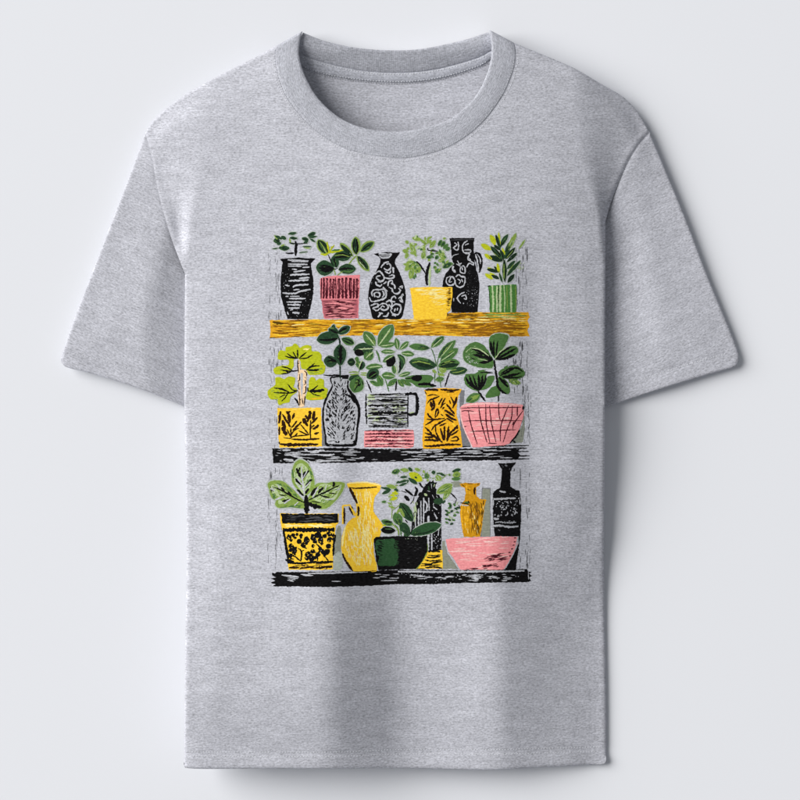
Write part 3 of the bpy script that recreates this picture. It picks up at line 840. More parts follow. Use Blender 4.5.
a = item('printed_plant', 2, 'light green printed bush in the yellow pot').at(395,230)
a.line('PG', [(348,360),(345,470),(342,572)], 20, 0)
for x0, y0, x1, y1 in ((95,80,300,300),(240,80,540,300),(390,240,520,420),(90,310,250,480)):
    for k in range(13):
        x = random.uniform(x0, x1); y = random.uniform(y0, y1); b_ = random.uniform(0, 6.3); r_ = random.uniform(12, 24)
        a.leaf(random.choice(['LG', 'LG', 'MG', 'PG']), x-math.cos(b_)*r_, y-math.sin(b_)*r_, x+math.cos(b_)*r_, y+math.sin(b_)*r_, random.uniform(12, 24), '', 1, k % 2 == 0)

a.leaves('LG', [(170,90,262,112,32),(250,105,312,152,24),(330,80,325,152,24),(345,190,402,118,38),(105,120,135,145,26),(150,138,205,265,42),(75,215,132,225,32),(105,295,128,240,30),(185,250,150,235,16),(262,205,300,165,30),(272,300,292,228,36),(190,325,108,365,54),(180,340,98,415,44),(178,380,152,497,46),(198,328,242,435,64),(430,228,502,300,44),(480,290,430,240,24),(350,320,330,300,22),(430,320,492,308,36),(275,180,305,215,14),(400,250,460,230,22)], '')
a.leaves('MG', [(225,202,240,175,26),(312,285,372,278,30),(360,262,385,243,22),(400,302,432,268,30),(430,172,462,113,34),(458,182,492,125,36),(500,212,545,188,36),(480,202,525,152,28),(400,370,388,395,20),(420,430,442,400,38),(398,408,432,442,20),(470,388,565,338,46),(488,368,578,348,24),(412,340,432,372,18)], '')
a.leaf('DG',478,385,555,345,30,'',2,False); a.leaf('DG',435,165,452,120,14,'',2,False); a.leaf('DG',465,175,490,135,16,'',2,False); a.leaf('DG',318,287,350,282,16,'',2,False); a.leaf('DG',402,298,420,280,16,'',2,False)
a.hatch('PG', a.c([(150,140),(300,140),(300,300),(150,300)]), 60, 14, 1, 4, 0.5, 4, jit=60); a.hatch('PG', a.c([(390,330),(500,330),(470,420),(390,420)]), 60, 12, 1, 3, 0.5, 4, jit=60)
a.lines('K', [[(318,562),(312,460),(328,390),(345,335),26],[(212,322),(255,368),(302,445),15],[(325,188),(330,213),(425,224),10],[(345,262),(375,240),6]], 10, 3, taper=0.5)
a.build(print_root)

a = item('printed_flower_pot', 3, 'plain bright yellow printed pot').at(395,230)
YP = [(145,586),(300,580),(570,580),(572,640),(560,740),(548,815),(520,832),(505,897),(340,900),(186,897),(172,770),(160,650)]
a.poly('Y', YP, 0, False)
a.hatch('YL', a.c([(180,595),(540,592),(540,760),(480,740),(260,660),(185,640)]), -3, 44, 3, 13, 0.6, 1, jit=5)
a.hatch('YL', a.c([(300,650),(530,650),(500,850),(400,800)]), -6, 16, 3, 8, 0.5, 1, jit=5)
a.hatch('BR', a.c([(500,590),(570,585),(560,740),(545,815),(500,810)]), 3, 34, 1.5, 5, 0.55, 2, jit=8)
a.hatch('K', a.c([(520,590),(572,585),(562,740),(545,820),(515,810)]), 3, 26, 1.5, 4.5, 0.5, 3, jit=8)
a.build(print_root)

a = item('printed_flower_pot', 1, 'green printed pot with pale upright stripes').at(460,230)
a.poly('GP', [(272,572),(280,566),(400,560),(555,552),(562,640),(556,740),(554,832),(420,834),(290,832),(286,720),(284,640)], 0, False)
a.lines('PG', [[(316,562),(325,700),(322,828),16],[(362,570),(360,700),(364,828),14],[(397,560),(392,700),(396,828),20],[(430,556),(440,700),(436,828),9],[(498,552),(502,700),(506,828),16]], 12, 2, taper=0.1)
a.lines('K', [[(378,565),(376,700),(378,760),6],[(285,600),(294,800),4]], 6, 3); a.lines('LG', [[(545,570),(552,700),(548,820)],[(460,565),(464,800)]], 7, 3)
a.lines('K', [[(268,572),(300,566)]], 10, 3)
a.build(print_root)

a = item('printed_plant', 2, 'printed spiky plant with narrow leaves in the green striped pot').at(460,230)
a.leaves('LG', [(470,215,552,45,36),(580,200,642,108,14),(480,180,520,110,20)], '')
a.hatch('PG', a.c([(560,330),(650,310),(640,400),(580,440),(550,400)]), 60, 16, 1, 3, 0.6, 0, jit=50)
a.leaves('LM', [(305,212,205,155,44),(345,165,298,60,42),(392,180,378,38,20),(310,305,240,252,32),(384,440,366,345,24),(320,500,245,448,32),(350,480,290,440,24),(330,420,270,385,18),(400,250,330,210,18),(440,260,412,190,16)], '')
a.leaves('DG', [(395,200,350,60,28),(388,182,472,55,38),(430,315,298,175,40),(420,322,278,275,48,'DD'),(395,215,335,165,24,'DD'),(440,300,395,215,30),(440,300,492,125,38),(450,300,542,188,34,'DD'),(460,332,562,238,30,'DD'),(438,530,436,310,38),(460,402,542,318,30),(458,470,595,315,30),(468,535,532,452,34,'DD'),(416,535,384,440,18),(385,430,262,402,32,'DD'),(385,500,308,460,28,'DD'),(375,420,335,375,18,'DD'),(500,420,560,365,20)], '')
a.lines('K', [[(440,530),(445,420),(425,300),(400,210),8],[(385,175),(362,110),(352,65),9],[(400,180),(440,110),7],[(300,190),(360,260),(415,310),7],[(330,180),(400,270),8]], 8, 4)
a.lines('LG', [[(430,500),(432,350),9],[(330,240),(400,300),6],[(460,290),(520,215),6],[(465,440),(530,350),6]], 7, 4)
a.build(print_root)

# ---- middle row
a = item('printed_plant', 2, 'lime green printed tree with a pale double trunk').at(265,340)
LMB = [[(130,160),(155,105),(210,112),(212,75),(275,62),(300,35),(335,55),(348,82),(400,55),(465,62),(472,112),(530,115),(572,155),(570,205),(602,232),(608,270),(592,332),(540,350),(440,345),(420,300),(370,285),(360,220),(340,190),(292,200),(292,262),(250,320),(200,342),(110,342),(88,292),(120,270),(180,258),(238,250),(238,202),(160,202),(130,185)],
 [(105,382),(140,370),(200,390),(240,365),(305,380),(302,430),(290,470),(325,490),(322,520),(262,570),(248,622),(190,632),(150,657),(130,622),(135,592),(60,592),(30,540),(40,500),(80,470),(110,440)],
 [(445,402),(470,370),(505,385),(512,410),(550,385),(592,400),(596,470),(632,490),(625,530),(592,592),(425,597),(420,540),(440,480)]]
for P in LMB: a.poly('LM', P, 1, rough=0.12)
a.hatch('YL', a.c([(360,85),(460,75),(450,110),(370,120)]), -15, 6, 2, 5, 0.8, 2); a.hatch('LG', a.c([(430,290),(600,240),(590,330),(440,340)]), 5, 9, 3, 8, 0.8, 2)
a.hatch('G', a.c([(425,575),(590,570),(590,592),(425,596)]), 0, 5, 4, 9, 0.6, 2); a.hatch('LG', a.c([(60,480),(240,560),(150,640),(60,570)]), 20, 8, 2, 6, 0.7, 2)
a.poly('PE', [(330,200),(350,200),(358,300),(385,300),(422,308),(420,400),(412,520),(405,600),(398,662),(370,672),(340,660),(336,560),(340,480),(330,400),(333,300)], 2, False)
a.poly('F', [(358,330),(385,330),(385,480),(372,580),(360,480)], 3, False)
a.lines('KB', [[(335,200),(332,260),(340,330)],[(350,340),(350,400),(332,415)],[(345,420),(338,470),(350,500)],[(345,510),(350,580),(355,650)],[(395,310),(420,330),(418,360)],[(400,370),(412,385)],[(405,400),(410,440),(395,450)],[(412,460),(410,520),(385,540)],[(405,560),(395,650)],[(375,580),(385,640)],[(360,590),(350,620)],[(330,230),(345,240),18],[(405,475),(415,470),16]], 9, 4)
a.lines('K', [[(335,187),(270,168),(225,135)],[(320,187),(260,178),(203,162)],[(325,187),(300,150),(285,120)],[(332,182),(330,100),14],[(345,185),(380,155),(420,125)],[(350,188),(420,182),(480,150)],[(340,305),(250,312),(155,300)],[(280,307),(230,280),(170,268)],[(270,315),(220,335),(165,340)],[(240,318),(200,305),18],[(415,305),(460,268),(503,235)],[(430,290),(490,262),(550,260),14],[(430,300),(480,305),(545,298),16],[(335,505),(280,500),(230,440)],[(330,510),(240,530),(90,525)],[(245,522),(170,490),(95,480),15],[(235,530),(205,580),(170,612)],[(210,545),(150,572),9],[(437,520),(430,475)],[(440,515),(490,490),(535,455)],[(450,518),(530,508),(598,500),26],[(460,525),(510,550),(560,560),10],[(300,578),(330,620),(348,658),14]], 12, 4, taper=0.6)
a.build(print_root)

a = item('printed_flower_pot', 1, 'square yellow printed pot with brown twigs drawn on it').at(265,390)
a.wf = 1.5; a.poly('Y', [(128,182),(340,178),(565,175),(568,300),(574,562),(450,562),(300,577),(150,572),(140,480),(132,300)], 0, False)
a.lines('KB', [[(160,210),(155,260),(143,335),15],[(150,365),(148,450),14],[(150,515),(160,540),(330,545),(538,540),20],[(270,490),(400,495),(548,485),14],[(190,475),(260,482),(290,462),(420,450),(455,440),9],
 [(265,472),(262,380),12],[(262,470),(225,390),9],[(180,300),(197,360),(190,400),(222,450),26],[(178,240),(215,300),(262,372),15],[(215,213),(245,250),(252,330),22],[(230,230),(262,212),12],[(300,230),(278,292),16],[(270,378),(298,345),(325,308),13],[(280,402),(320,365),(370,315),14],[(260,462),(300,400),(345,380),10],[(290,470),(330,430),10],
 [(460,482),(458,400),(462,300),12],[(452,290),(455,208),22],[(480,300),(500,210),20],[(470,332),(505,300),(530,272),14],[(480,390),(520,370),(540,345),18],[(495,437),(545,424),14],[(430,290),(410,250),18],[(400,335),(395,280),28],[(432,362),(400,310),16],[(442,442),(400,390),(360,343),10],[(440,447),(390,430),(342,405),9],[(430,320),(442,260),16],[(470,370),(500,350),12]], 12, 2, taper=0.5)
a.hatch('YL', a.c([(135,185),(560,180),(560,200),(135,205)]), 0, 6, 3, 8, 0.5, 1)
a.build(print_root)

a = item('printed_vase', 1, 'grey printed vase with a black leaf pattern').at(320,390)
V9 = [(112,-128),(118,-40),(70,50),(35,150),(25,250),(30,350),(50,450),(58,548),(120,562),(210,562),(350,556),(374,502),(386,380),(402,280),(402,170),(368,85),(312,2),(286,-50),(286,-128)]
a.poly('K', V9, 0)
V9i = [(124,-120),(134,-30),(95,50),(56,150),(44,250),(50,350),(68,450),(82,532),(200,545),(330,530),(355,480),(364,380),(376,280),(374,180),(340,105),(290,20),(270,-40),(272,-120)]
a.poly('F', V9i, 1)
Ri = a.c([(66,150),(54,250),(58,350),(76,450),(92,500),(325,500),(345,460),(356,380),(368,280),(364,190),(330,115),(280,30),(262,-110),(130,-110),(140,-25),(105,50)])
for cxp, lo, hi, an in ((0, 20, 205, 58), (0, 205, 380, -58)):
    R = np.array(Ri); sel = [(max(min(x, 320+hi*.1), 320+lo*.1), y) for x, y in Ri]
    a.hatch('K', sel, an, 125, 1.6, 4.4, 1.05, 3, jit=24, taper=0.6)
a.lines('F', [[(178,520),(170,400),(180,250),(200,100),12],[(180,480),(120,400),11],[(185,500),(260,380),(330,300),13],[(190,350),(250,250),11],[(240,520),(300,440),(350,400),11],[(178,400),(110,330),9],[(185,260),(130,190),9],[(200,200),(250,130),9]], 10, 5, taper=0.4)
a.lines('K', [[(85,515),(150,500),6],[(150,520),(200,515),18],[(70,545),(200,552),(350,545),20],[(330,520),(360,500),14],[(40,-150),(100,-143),(160,-147),(285,-130),14],[(112,-122),(200,-132),(285,-118),12],[(250,40),(310,70),(350,130),18],[(95,270),(120,250),24],[(75,300),(95,290),22],[(265,130),(275,105),16]], 10, 5)
a.lines('F', [[(85,528),(160,525),12],[(100,555),(130,556),5]], 9, 6, taper=0.3)
a.poly('K', [(232,-150),(288,-150),(288,-105),(226,-110)], 5, False)
a.build(print_root)

a = item('printed_plant', 3, 'dark printed plant rising from the leaf patterned vase').at(310,320)
a.lines('DD', [[(285,160),(300,220),(306,300),13],[(306,300),(303,450),(306,600),11]], 11, 1)
a.leaf('DG',292,160,72,205,108,''); a.line('K',[(95,200),(180,205),(280,188)],20,3); a.leaf('DG',290,135,188,95,72,'k'); a.leaf('DG',285,140,402,72,64,''); a.line('K',[(295,125),(340,95),(375,78)],18,3); a.line('MG',[(310,128),(360,108)],8,4)
a.leaf('MG',320,188,445,240,66,''); a.leaf('DD',322,190,438,236,38,'',2,False); a.line('MG',[(330,195),(380,212),(420,235)],6,4)
a.leaf('DG',306,455,302,245,108,'w'); a.line('K',[(310,440),(308,350),(312,260)],24,3); a.leaf('DG',275,425,142,408,100,''); a.lines('K',[[(270,420),(220,410),(170,415)],[(262,410),(210,385),(180,375)]],14,3)
a.leaf('DD',375,420,455,425,66,''); a.line('MG',[(390,425),(430,420)],6,4); a.leaf('DG',232,100,244,48,30,''); a.line('LG',[(200,85),(245,85)],6,4)
a.build(print_root)

a = item('printed_plant', 2, 'printed umbrella plant with fanned leaves above the striped mug').at(350,325)
a.lines('MG', [[(262,258),(285,310),(302,372),14],[(310,400),(325,432),9],[(352,540),(370,600),(390,668),10],[(110,400),(90,470),9]], 10, 1)
a.lines('K', [[(165,553),(190,610),(216,678),11],[(466,540),(462,600),(455,658),13]], 10, 1); a.line('PG', [(465,395),(468,500)], 9, 1)
a.leaves('MG', [(252,212,142,75,88,'v'),(285,212,428,5,110,'v'),(300,215,455,192,46,'v'),(232,270,148,345,84,'v'),(452,272,312,268,38,'v'),(480,248,460,135,44,'v'),(498,250,585,172,44,'v'),(512,285,640,296,46,'v'),(440,305,332,370,46,'v'),(320,412,160,430,56,'v'),(452,515,318,505,62,'v'),(488,512,602,478,38,'v'),(470,540,378,610,42,''),(478,545,535,618,36,''),(508,545,608,606,40,''),(430,400,448,490,36,''),(280,500,322,612,54,''),(120,450,60,350,46,'')], 'v')
a.leaf('DG',238,238,38,250,104,'v'); a.leaf('K',140,290,45,270,60,'',4,False); a.leaf('DG',102,450,132,368,60,'k')
a.poly('HG',[(470,295),(560,320),(565,370),(540,440),(480,500),(480,400)],0); a.poly('DG',[(472,300),(520,305),(550,345),(553,380),(525,435),(482,488),(500,400),(490,340)],1)
a.line('MG',[(490,310),(530,350),(540,390)],14,4); a.line('K',[(500,360),(500,450)],14,3); a.leaf('K',445,318,375,415,78,'',2)
a.leaf('MG',105,520,38,675,126,''); a.lines('K',[[(100,530),(80,600),(45,660),9],[(85,580),(50,580),12],[(80,610),(110,590),14],[(95,555),(70,545),14],[(120,560),(135,600),10]],10,3)
a.leaf('DG',168,530,288,458,92,''); a.leaf('K',190,520,270,478,52,'',3,False); a.line('MG',[(200,525),(270,480)],7,5)
a.leaf('MG',200,562,300,608,36,''); a.leaf('DG',95,510,-10,550,54,''); a.lines('LG',[[(90,475),(40,470),(-10,475)],[(95,490),(40,495),(0,498)],[(110,480),(170,482)],[(105,498),(165,503)]],12,3)
a.lines('PG', [[(85,440),(105,390),(125,355)],[(190,300),(230,280)]], 9, 5)
a.leaf('MG',60,400,75,320,40,'')
a.build(print_root)

a = item('printed_mug', 1, 'grey and black striped printed mug with a square handle')
a.poly('F', [(365.8,394.5),(380,393),(408.4,393),(408.2,427),(385,427),(366,427)], 0, False, px=True)
a.hatch('PG', [(366,394),(376,394),(376,404),(366,406)], 0, 16, 2, 6, 1.4, 1); a.hatch('PG', [(366,410),(382,412),(380,424),(366,424)], 0, 16, 2, 7, 1.2, 1); a.hatch('PG', [(390,405),(408,405),(408,412),(390,412)], 0, 12, 2, 8, 1.2, 1)
a.hatch('PG', [(395,418),(408,418),(408,424),(395,424)], 0, 8, 2, 7, 1.2, 1)
for y, w in ((394.2,1.2),(397.2,0.9),(400.6,2.0),(405.2,2.1),(408.6,0.9),(413.2,2.6),(415.2,0.7),(418.2,2.2),(421,0.7),(423,1.3),(425.2,0.8),(426.8,1.2)):
    x0 = 367+random.uniform(0, 3.5)
    a.line('K', [(x0, y+.4), (380, y+random.uniform(-.5,.5)), (395, y+random.uniform(-.4,.4)), (407.6, y-.2)], w, 2, 0.5, px=True, jw=0.35)
a.hatch('K', [(368,394),(408,393.5),(408,427),(368,427)], 0, 60, 4, 15, 0.7, 3, jit=3)
a.hatch('GO', [(366.5,394),(408,393.5),(408,427),(367,427)], 0, 40, 4, 15, 0.8, 2, jit=3)
a.hatch('F', [(368,396),(407,396),(407,426),(368,426)], 0, 26, 3, 11, 0.5, 4, jit=3)
a.line('K', [(366.2,394),(366,405),(366.4,415),(367,424)], 1.4, 3, px=True, jw=0.5); a.line('K', [(408,394),(407.6,410),(407.8,427)], 1.1, 3, 0.2, px=True)
a.at(390,385).line('K', [(150,92),(220,88),(258,98),(270,130),(272,200),(268,262),(252,292),(200,296),(170,286)], 27, 3, 0.2); a.line('F', [(180,118),(246,116),(250,200),(245,262),(190,262)], 5, 5, 0.2)
a.line('PG', [(190,278),(240,272)], 10, 5)
a.build(print_root)

a = item('printed_saucer', 1, 'pink printed dish with dark stripes under the mug')
a.poly('PK', [(364.4,431),(375,430),(413,429.4),(414.2,437),(413.6,446),(410,447.8),(390,447),(364.4,447),(364,440)], 0, False, px=True)
for y, w in ((430.4,1.3),(433.6,1.6),(436.6,1.3),(440.2,2.0),(443.8,1.6),(446.2,0.9)):
    a.line('MR', [(365, y+.3), (380, y+random.uniform(-.4,.4)), (395, y+random.uniform(-.4,.4)), (413.4, y)], w, 2, 0.6, px=True, jw=0.4)
a.hatch('PD', [(366,431),(413,431),(413,446.5),(366,446.5)], 0, 26, 4, 13, 0.7, 3, jit=2); a.hatch('PL', [(366,431),(413,431),(413,446.5),(366,446.5)], 0, 16, 4, 12, 0.7, 4, jit=2)
a.build(print_root)

a = item('printed_plant', 2, 'printed plant with pointed leaves in the gold leaf pattern vase').at(400,330)
a.lines('MG', [[(308,188),(335,250),(365,370),8],[(368,365),(372,320),(382,280),7],[(370,365),(390,470),(405,572),8],[(345,398),(345,525),9]], 8, 1); a.lines('K', [[(488,430),(465,500),(445,568),12]], 12, 1)
a.leaves('MG', [(295,185,90,165,56),(308,178,435,70,56),(378,282,550,108,66),(398,318,575,190,76),(385,390,460,410,56,'LG'),(320,400,360,432,22,'LG'),(350,500,435,488,42),(372,440,440,455,24,'LG')], '')
a.leaf('DG',200,178,292,184,26,'',2,False); a.lines('PG',[[(320,175),(370,130),(415,90)],[(400,275),(470,200),(525,130)],[(410,310),(470,270),(540,220)]],7,4); a.lines('DG',[[(335,140),(380,105),(425,80)],[(395,265),(440,190),(500,140)]],15,3)
a.leaf('DG',362,360,92,322,106,''); a.line('LG',[(120,330),(200,320),(300,345)],12,4); a.leaf('DD',330,372,150,335,40,'',3,False); a.line('MG',[(120,300),(200,290),(280,310)],20,3)
a.leaf('MG',378,362,590,330,98,''); a.leaf('DD',390,372,580,345,36,'',3,False); a.line('LG',[(440,330),(500,310)],10,4); a.line('K',[(400,350),(470,320),(550,320)],12,3)
a.leaf('DG',488,425,670,400,64,''); a.lines('LG',[[(520,430),(590,420),(640,400)],[(500,410),(560,395)]],8,4)
a.poly('MG',[(50,488),(120,455),(280,450),(330,478),(300,540),(355,562),(300,577),(180,572),(130,542)],1); a.poly('K',[(105,482),(150,455),(215,458),(222,482),(205,508),(165,515),(122,502)],3); a.line('K',[(50,488),(120,482)],9,3)
a.line('K',[(180,548),(250,540),(300,548),(358,562)],24,3); a.line('MG',[(190,560),(280,562)],6,5)
a.build(print_root)

a = item('printed_vase', 1, 'gold printed vase covered in dark brown leaf strokes').at(390,385)
a.wf = 1.45; a.poly('G', [(338,50),(430,34),(560,32),(712,40),(700,75),(680,105),(665,180),(662,300),(690,400),(708,500),(718,618),(600,632),(470,634),(328,632),(320,540),(330,400),(345,280),(355,180),(362,120),(350,85)], 0, False)
a.hatch('Y', a.c([(345,60),(690,60),(660,300),(700,610),(335,610),(350,280)]), 75, 50, 2, 7, 0.8, 1, jit=30)
a.lines('KB', [[(350,50),(420,45),(480,55),16],[(500,45),(600,55),(690,48),14],[(370,110),(420,98),(480,105),8],[(560,72),(640,70),9],[(345,60),(365,95),7],
 [(370,187),(400,150),(440,135),(492,113),12],[(400,165),(422,235),22],[(430,150),(440,215),(410,255),18],[(480,200),(520,130)],[(510,200),(550,130)],[(500,232),(520,200),(552,180)],[(560,190),(600,240),(642,292),14],[(600,118),(620,150),(642,205)],[(662,118),(650,170),(620,232),16],[(540,250),(590,280),(642,312),18],[(550,290),(600,325),(662,352),16],[(560,330),(630,372)],[(448,330),(452,280),(470,238),(482,262),(470,300),(450,322)],[(370,280),(400,320),(440,347),14],[(365,340),(440,345),(545,330)],[(350,400),(400,370),(450,340)],[(410,452),(440,410),(480,385),(560,340),13],[(490,407),(560,380)],[(450,400),(460,480),(512,572)],[(350,420),(380,450),(420,492),(492,552),16],[(345,475),(440,510),(522,572),14],[(345,517),(430,520),14],[(340,550),(400,548),(482,556),16],[(500,430),(518,490),(530,552),14],[(540,408),(542,552),14],[(582,410),(576,480),(565,562),16],[(672,398),(630,450),(598,480),(570,552),16],[(682,450),(640,480),(600,502),12],[(670,400),(665,440)],[(600,555),(670,550),(675,525),(648,515),(610,532)],[(340,605),(430,608),(500,600),(600,592),(705,594),16],[(520,240),(540,220)],[(505,290),(530,310)],[(590,150),(600,190)]], 11, 3, taper=0.55)
a.build(print_root)

a = item('printed_bowl', 3, 'pink printed bowl scored with a dark grid').at(455,390)
PB = [(42,178),(70,150),(110,135),(200,128),(300,125),(430,128),(500,130),(600,138),(662,146),(680,180),(674,280),(642,370),(602,450),(545,532),(480,548),(420,552),(300,562),(170,570),(120,480),(70,360),(48,260)]
a.poly('PK', PB, 0, False)
a.hatch('PL', a.c([(70,150),(650,150),(640,360),(400,540),(200,560),(120,440)]), -3, 46, 3, 12, 0.6, 1, jit=6)
a.lines('PL', [[(52,180),(60,300),(110,440),(165,560),9],[(60,160),(200,140),(430,138),(650,150),9]], 8, 1, taper=0.3)
a.lines('MR', [[(128,212),(150,330),(185,440),(216,540)],[(230,155),(250,300),(280,410),(312,520),11],[(300,140),(303,300),(320,420),(342,530)],[(338,155),(352,300),(375,410),(402,520)],[(428,132),(430,220),(442,300)],[(530,150),(490,240),(458,330),(444,410),(446,510)],[(565,155),(555,280),(510,400),(472,522)],[(615,165),(615,260)],[(672,205),(610,290),(580,340),(568,392)],[(45,186),(120,178),(200,176),(430,176),(655,172),9],[(60,210),(120,206),(182,212),9],[(75,311),(200,304),(350,306),(500,304),(660,306),9],[(150,411),(260,408),(380,406),(500,398),(602,396),9],[(325,528),(412,532),10],[(565,350),(582,312)],[(120,170),(135,185)],[(85,362),(110,362),8]], 10, 2, taper=0.5)
a.lines('K', [[(674,160),(672,200),15],[(640,395),(592,470),(540,530),13],[(575,505),(595,525),20]], 12, 3)
a.build(print_root)

a = item('printed_plant', 2, 'printed plant with large round leaves in the pink grid bowl').at(455,330)
a.lines('K', [[(382,300),(392,380),(405,450),(412,520),18],[(427,640),(425,715),11],[(222,610),(250,650),(297,712),19]], 11, 1)
R1 = [(372,302),(330,222),(275,155),(200,125),(120,158),(75,232),(88,305),(140,345),(250,378),(365,380)]
R2 = [(388,290),(345,225),(330,110),(352,65),(420,40),(522,58),(512,120),(455,215),(402,282)]
for P in (R1, R2): a.poly('HG', [(x+(x-300)*0.04, y+(y-220)*0.05) for x, y in P], 0); a.poly('MG', P, 1)
a.hatch('PG', a.c([(85,220),(200,150),(240,200),(140,250),(150,330),(95,300)]), -20, 20, 0.7, 3, 0.45, 2, jit=50); a.dots('HG', a.c([(90,250),(150,250),(240,350),(130,335)]), 34, 0.4, 3)
a.lines('K', [[(160,195),(220,205),(290,240),(370,300),30],[(170,250),(240,262),(300,280),(370,302),26],[(230,332),(300,322),(370,300),26],[(200,225),(270,250),14],[(385,275),(358,190),(348,115),26],[(390,262),(378,180),(382,105),15],[(402,262),(410,180),(422,110),15],[(150,280),(200,300),9]], 20, 3, taper=0.85)
a.lines('PG', [[(165,185),(230,195),(300,240),(330,265),11],[(392,290),(440,225),(500,185),9],[(220,290),(320,312),5]], 8, 5)
a.poly('HG',[(385,305),(450,215),(550,158),(618,172),(625,222),(582,265),(500,295)],0); a.poly('MG',[(390,300),(450,222),(550,165),(612,175),(620,222),(580,260),(500,290)],1)
a.lines('K', [[(392,295),(460,225),(555,170),22],[(400,298),(480,255),(600,190),20],[(410,300),(500,285),(590,245),24],[(440,280),(530,235),14]], 18, 3, taper=0.7)
a.poly('MG',[(225,612),(120,570),(85,500),(105,445),(200,438),(240,410),(372,430),(310,445),(300,520),(262,560)],1); a.poly('MG',[(248,602),(300,540),(318,470),(388,465),(350,558),(300,590)],1)
a.lines('K', [[(222,605),(140,540),(100,470),22],[(224,605),(170,540),(135,455),20],[(226,605),(200,540),(170,450),16],[(230,608),(235,530),(228,450),22],[(238,605),(262,530),(268,455),22],[(245,600),(290,520),(300,450),18],[(240,430),(300,425),(370,432),12]], 18, 3, taper=0.8)
a.poly('MG',[(300,676),(318,620),(370,570),(422,560),(442,640),(400,666)],1); a.poly('MG',[(430,460),(435,410),(520,368),(600,358),(682,408),(682,462),(620,492),(520,492)],1)
a.lines('K', [[(440,460),(520,420),(600,380),(672,420),18],[(460,470),(560,455),(650,430),20],[(470,478),(600,478),(660,466),14],[(450,440),(520,395),(570,375),14]], 18, 3, taper=0.7)
a.poly('MG',[(428,470),(500,500),(542,590),(522,642),(462,622),(420,560)],1); a.lines('K', [[(432,470),(470,520),(520,570),22],[(412,480),(420,560),(460,612),(505,638),22],[(470,500),(510,530),14]], 20, 3)
a.leaf('LG',530,505,645,535,44,''); a.dots('MG', a.c([(530,495),(650,490),(640,550),(540,545)]), 30, 0.6, 3)
a.leaf('MG',105,716,245,645,74,'',1); a.poly('LG',[(160,680),(200,650),(232,650),(200,690)],3)
a.lines('MG', [[(220,410),(300,405)],[(480,380),(520,360)]], 10, 1)
a.build(print_root)

# ---- bottom row
a = item('printed_plant', 2, 'printed plant with three broad veined leaves').at(265,455)
LA = [(398,402),(330,345),(285,275),(270,200),(290,100),(330,52),(380,48),(440,90),(480,170),(502,260),(490,322),(440,385)]
LB = [(408,472),(350,402),(280,332),(200,265),(120,250),(52,262),(30,300),(50,342),(70,420),(118,450),(108,490),(160,522),(270,515),(402,527)]
LC = [(430,458),(450,400),(500,300),(545,275),(620,275),(690,262),(800,278),(782,350),(740,420),(680,482),(600,532),(500,512)]
for P, c in ((LA, (385,230)), (LB, (220,380)), (LC, (600,390))):
    a.poly('HG', [(x+(x-c[0])*0.08, y+(y-c[1])*0.08) for x, y in P], 0); a.poly('LG', P, 1)
a.poly('PG', [(400,395),(345,330),(305,260),(295,190),(318,110),(360,80),(410,105),(450,170),(470,250),(458,310),(425,370)], 2)
a.hatch('MG', a.c([(275,120),(300,100),(300,280),(275,230)]), 85, 8, 2, 7, 0.9, 3); a.hatch('MG', a.c([(440,95),(495,230),(490,300),(470,260)]), 65, 8, 2, 7, 0.9, 3)
a.poly('PG', [(70,300),(150,290),(200,340),(260,400),(200,470),(140,480),(140,420),(90,400)], 2); a.poly('PG', [(480,420),(560,290),(700,300),(770,300),(700,440),(600,470)], 2)
a.hatch('LG', a.c([(480,420),(560,290),(770,290),(700,440),(600,500)]), -35, 62, 2, 7, 1.1, 3, jit=12); a.hatch('LG', a.c([(70,280),(200,330),(260,400),(380,500),(200,500),(90,400)]), 35, 50, 2, 7, 1.1, 3, jit=15); a.hatch('LG', a.c([(395,395),(345,330),(305,260),(295,190),(318,110),(360,80),(410,105),(450,170),(470,250),(458,310),(425,370)]), -70, 34, 2, 6, 1.0, 3, jit=30); a.hatch('MG', a.c([(300,120),(450,120),(480,300),(400,390),(290,240)]), -60, 22, 2, 5, 0.6, 3, jit=40); a.hatch('MG', a.c([(500,420),(570,300),(770,290),(700,460),(600,510)]), -35, 26, 2, 6, 0.6, 3, jit=20)
a.hatch('MG', a.c([(90,260),(200,280),(330,400),(390,460),(200,330)]), 40, 14, 2, 7, 0.8, 3); a.hatch('MG', a.c([(130,500),(380,480),(390,515),(150,518)]), -5, 10, 3, 9, 0.9, 3); a.hatch('MG', a.c([(60,370),(120,380),(120,440),(80,430)]), -20, 9, 2, 5, 1.2, 3)
a.lines('K', [[(362,222),(340,170),(318,128),24],[(345,152),(355,118),12],[(372,292),(340,265),(308,232),24],[(392,402),(360,370),(325,340),20],[(388,232),(395,195),(406,158),20],[(395,212),(420,180),(447,150),18],[(410,312),(440,275),(472,240),24],[(410,382),(442,328),20],
 [(415,478),(300,420),(180,352),(80,310),14],[(272,402),(238,358),18],[(202,362),(168,315),16],[(250,438),(215,450),(178,457),20],[(222,395),(185,398),(148,388),11],[(90,350),(60,345),12],
 [(428,452),(500,415),(560,385),(650,345),(742,298),14],[(468,402),(490,360),(525,318),26],[(538,382),(560,345),(590,318),22],[(560,395),(600,410),(652,416),14],[(688,312),(692,262),24],[(640,372),(720,382),10],[(438,470),(500,502),(572,512),38],[(470,455),(560,470),10],[(418,395),(422,480),(425,580),40]], 12, 4, taper=0.6)
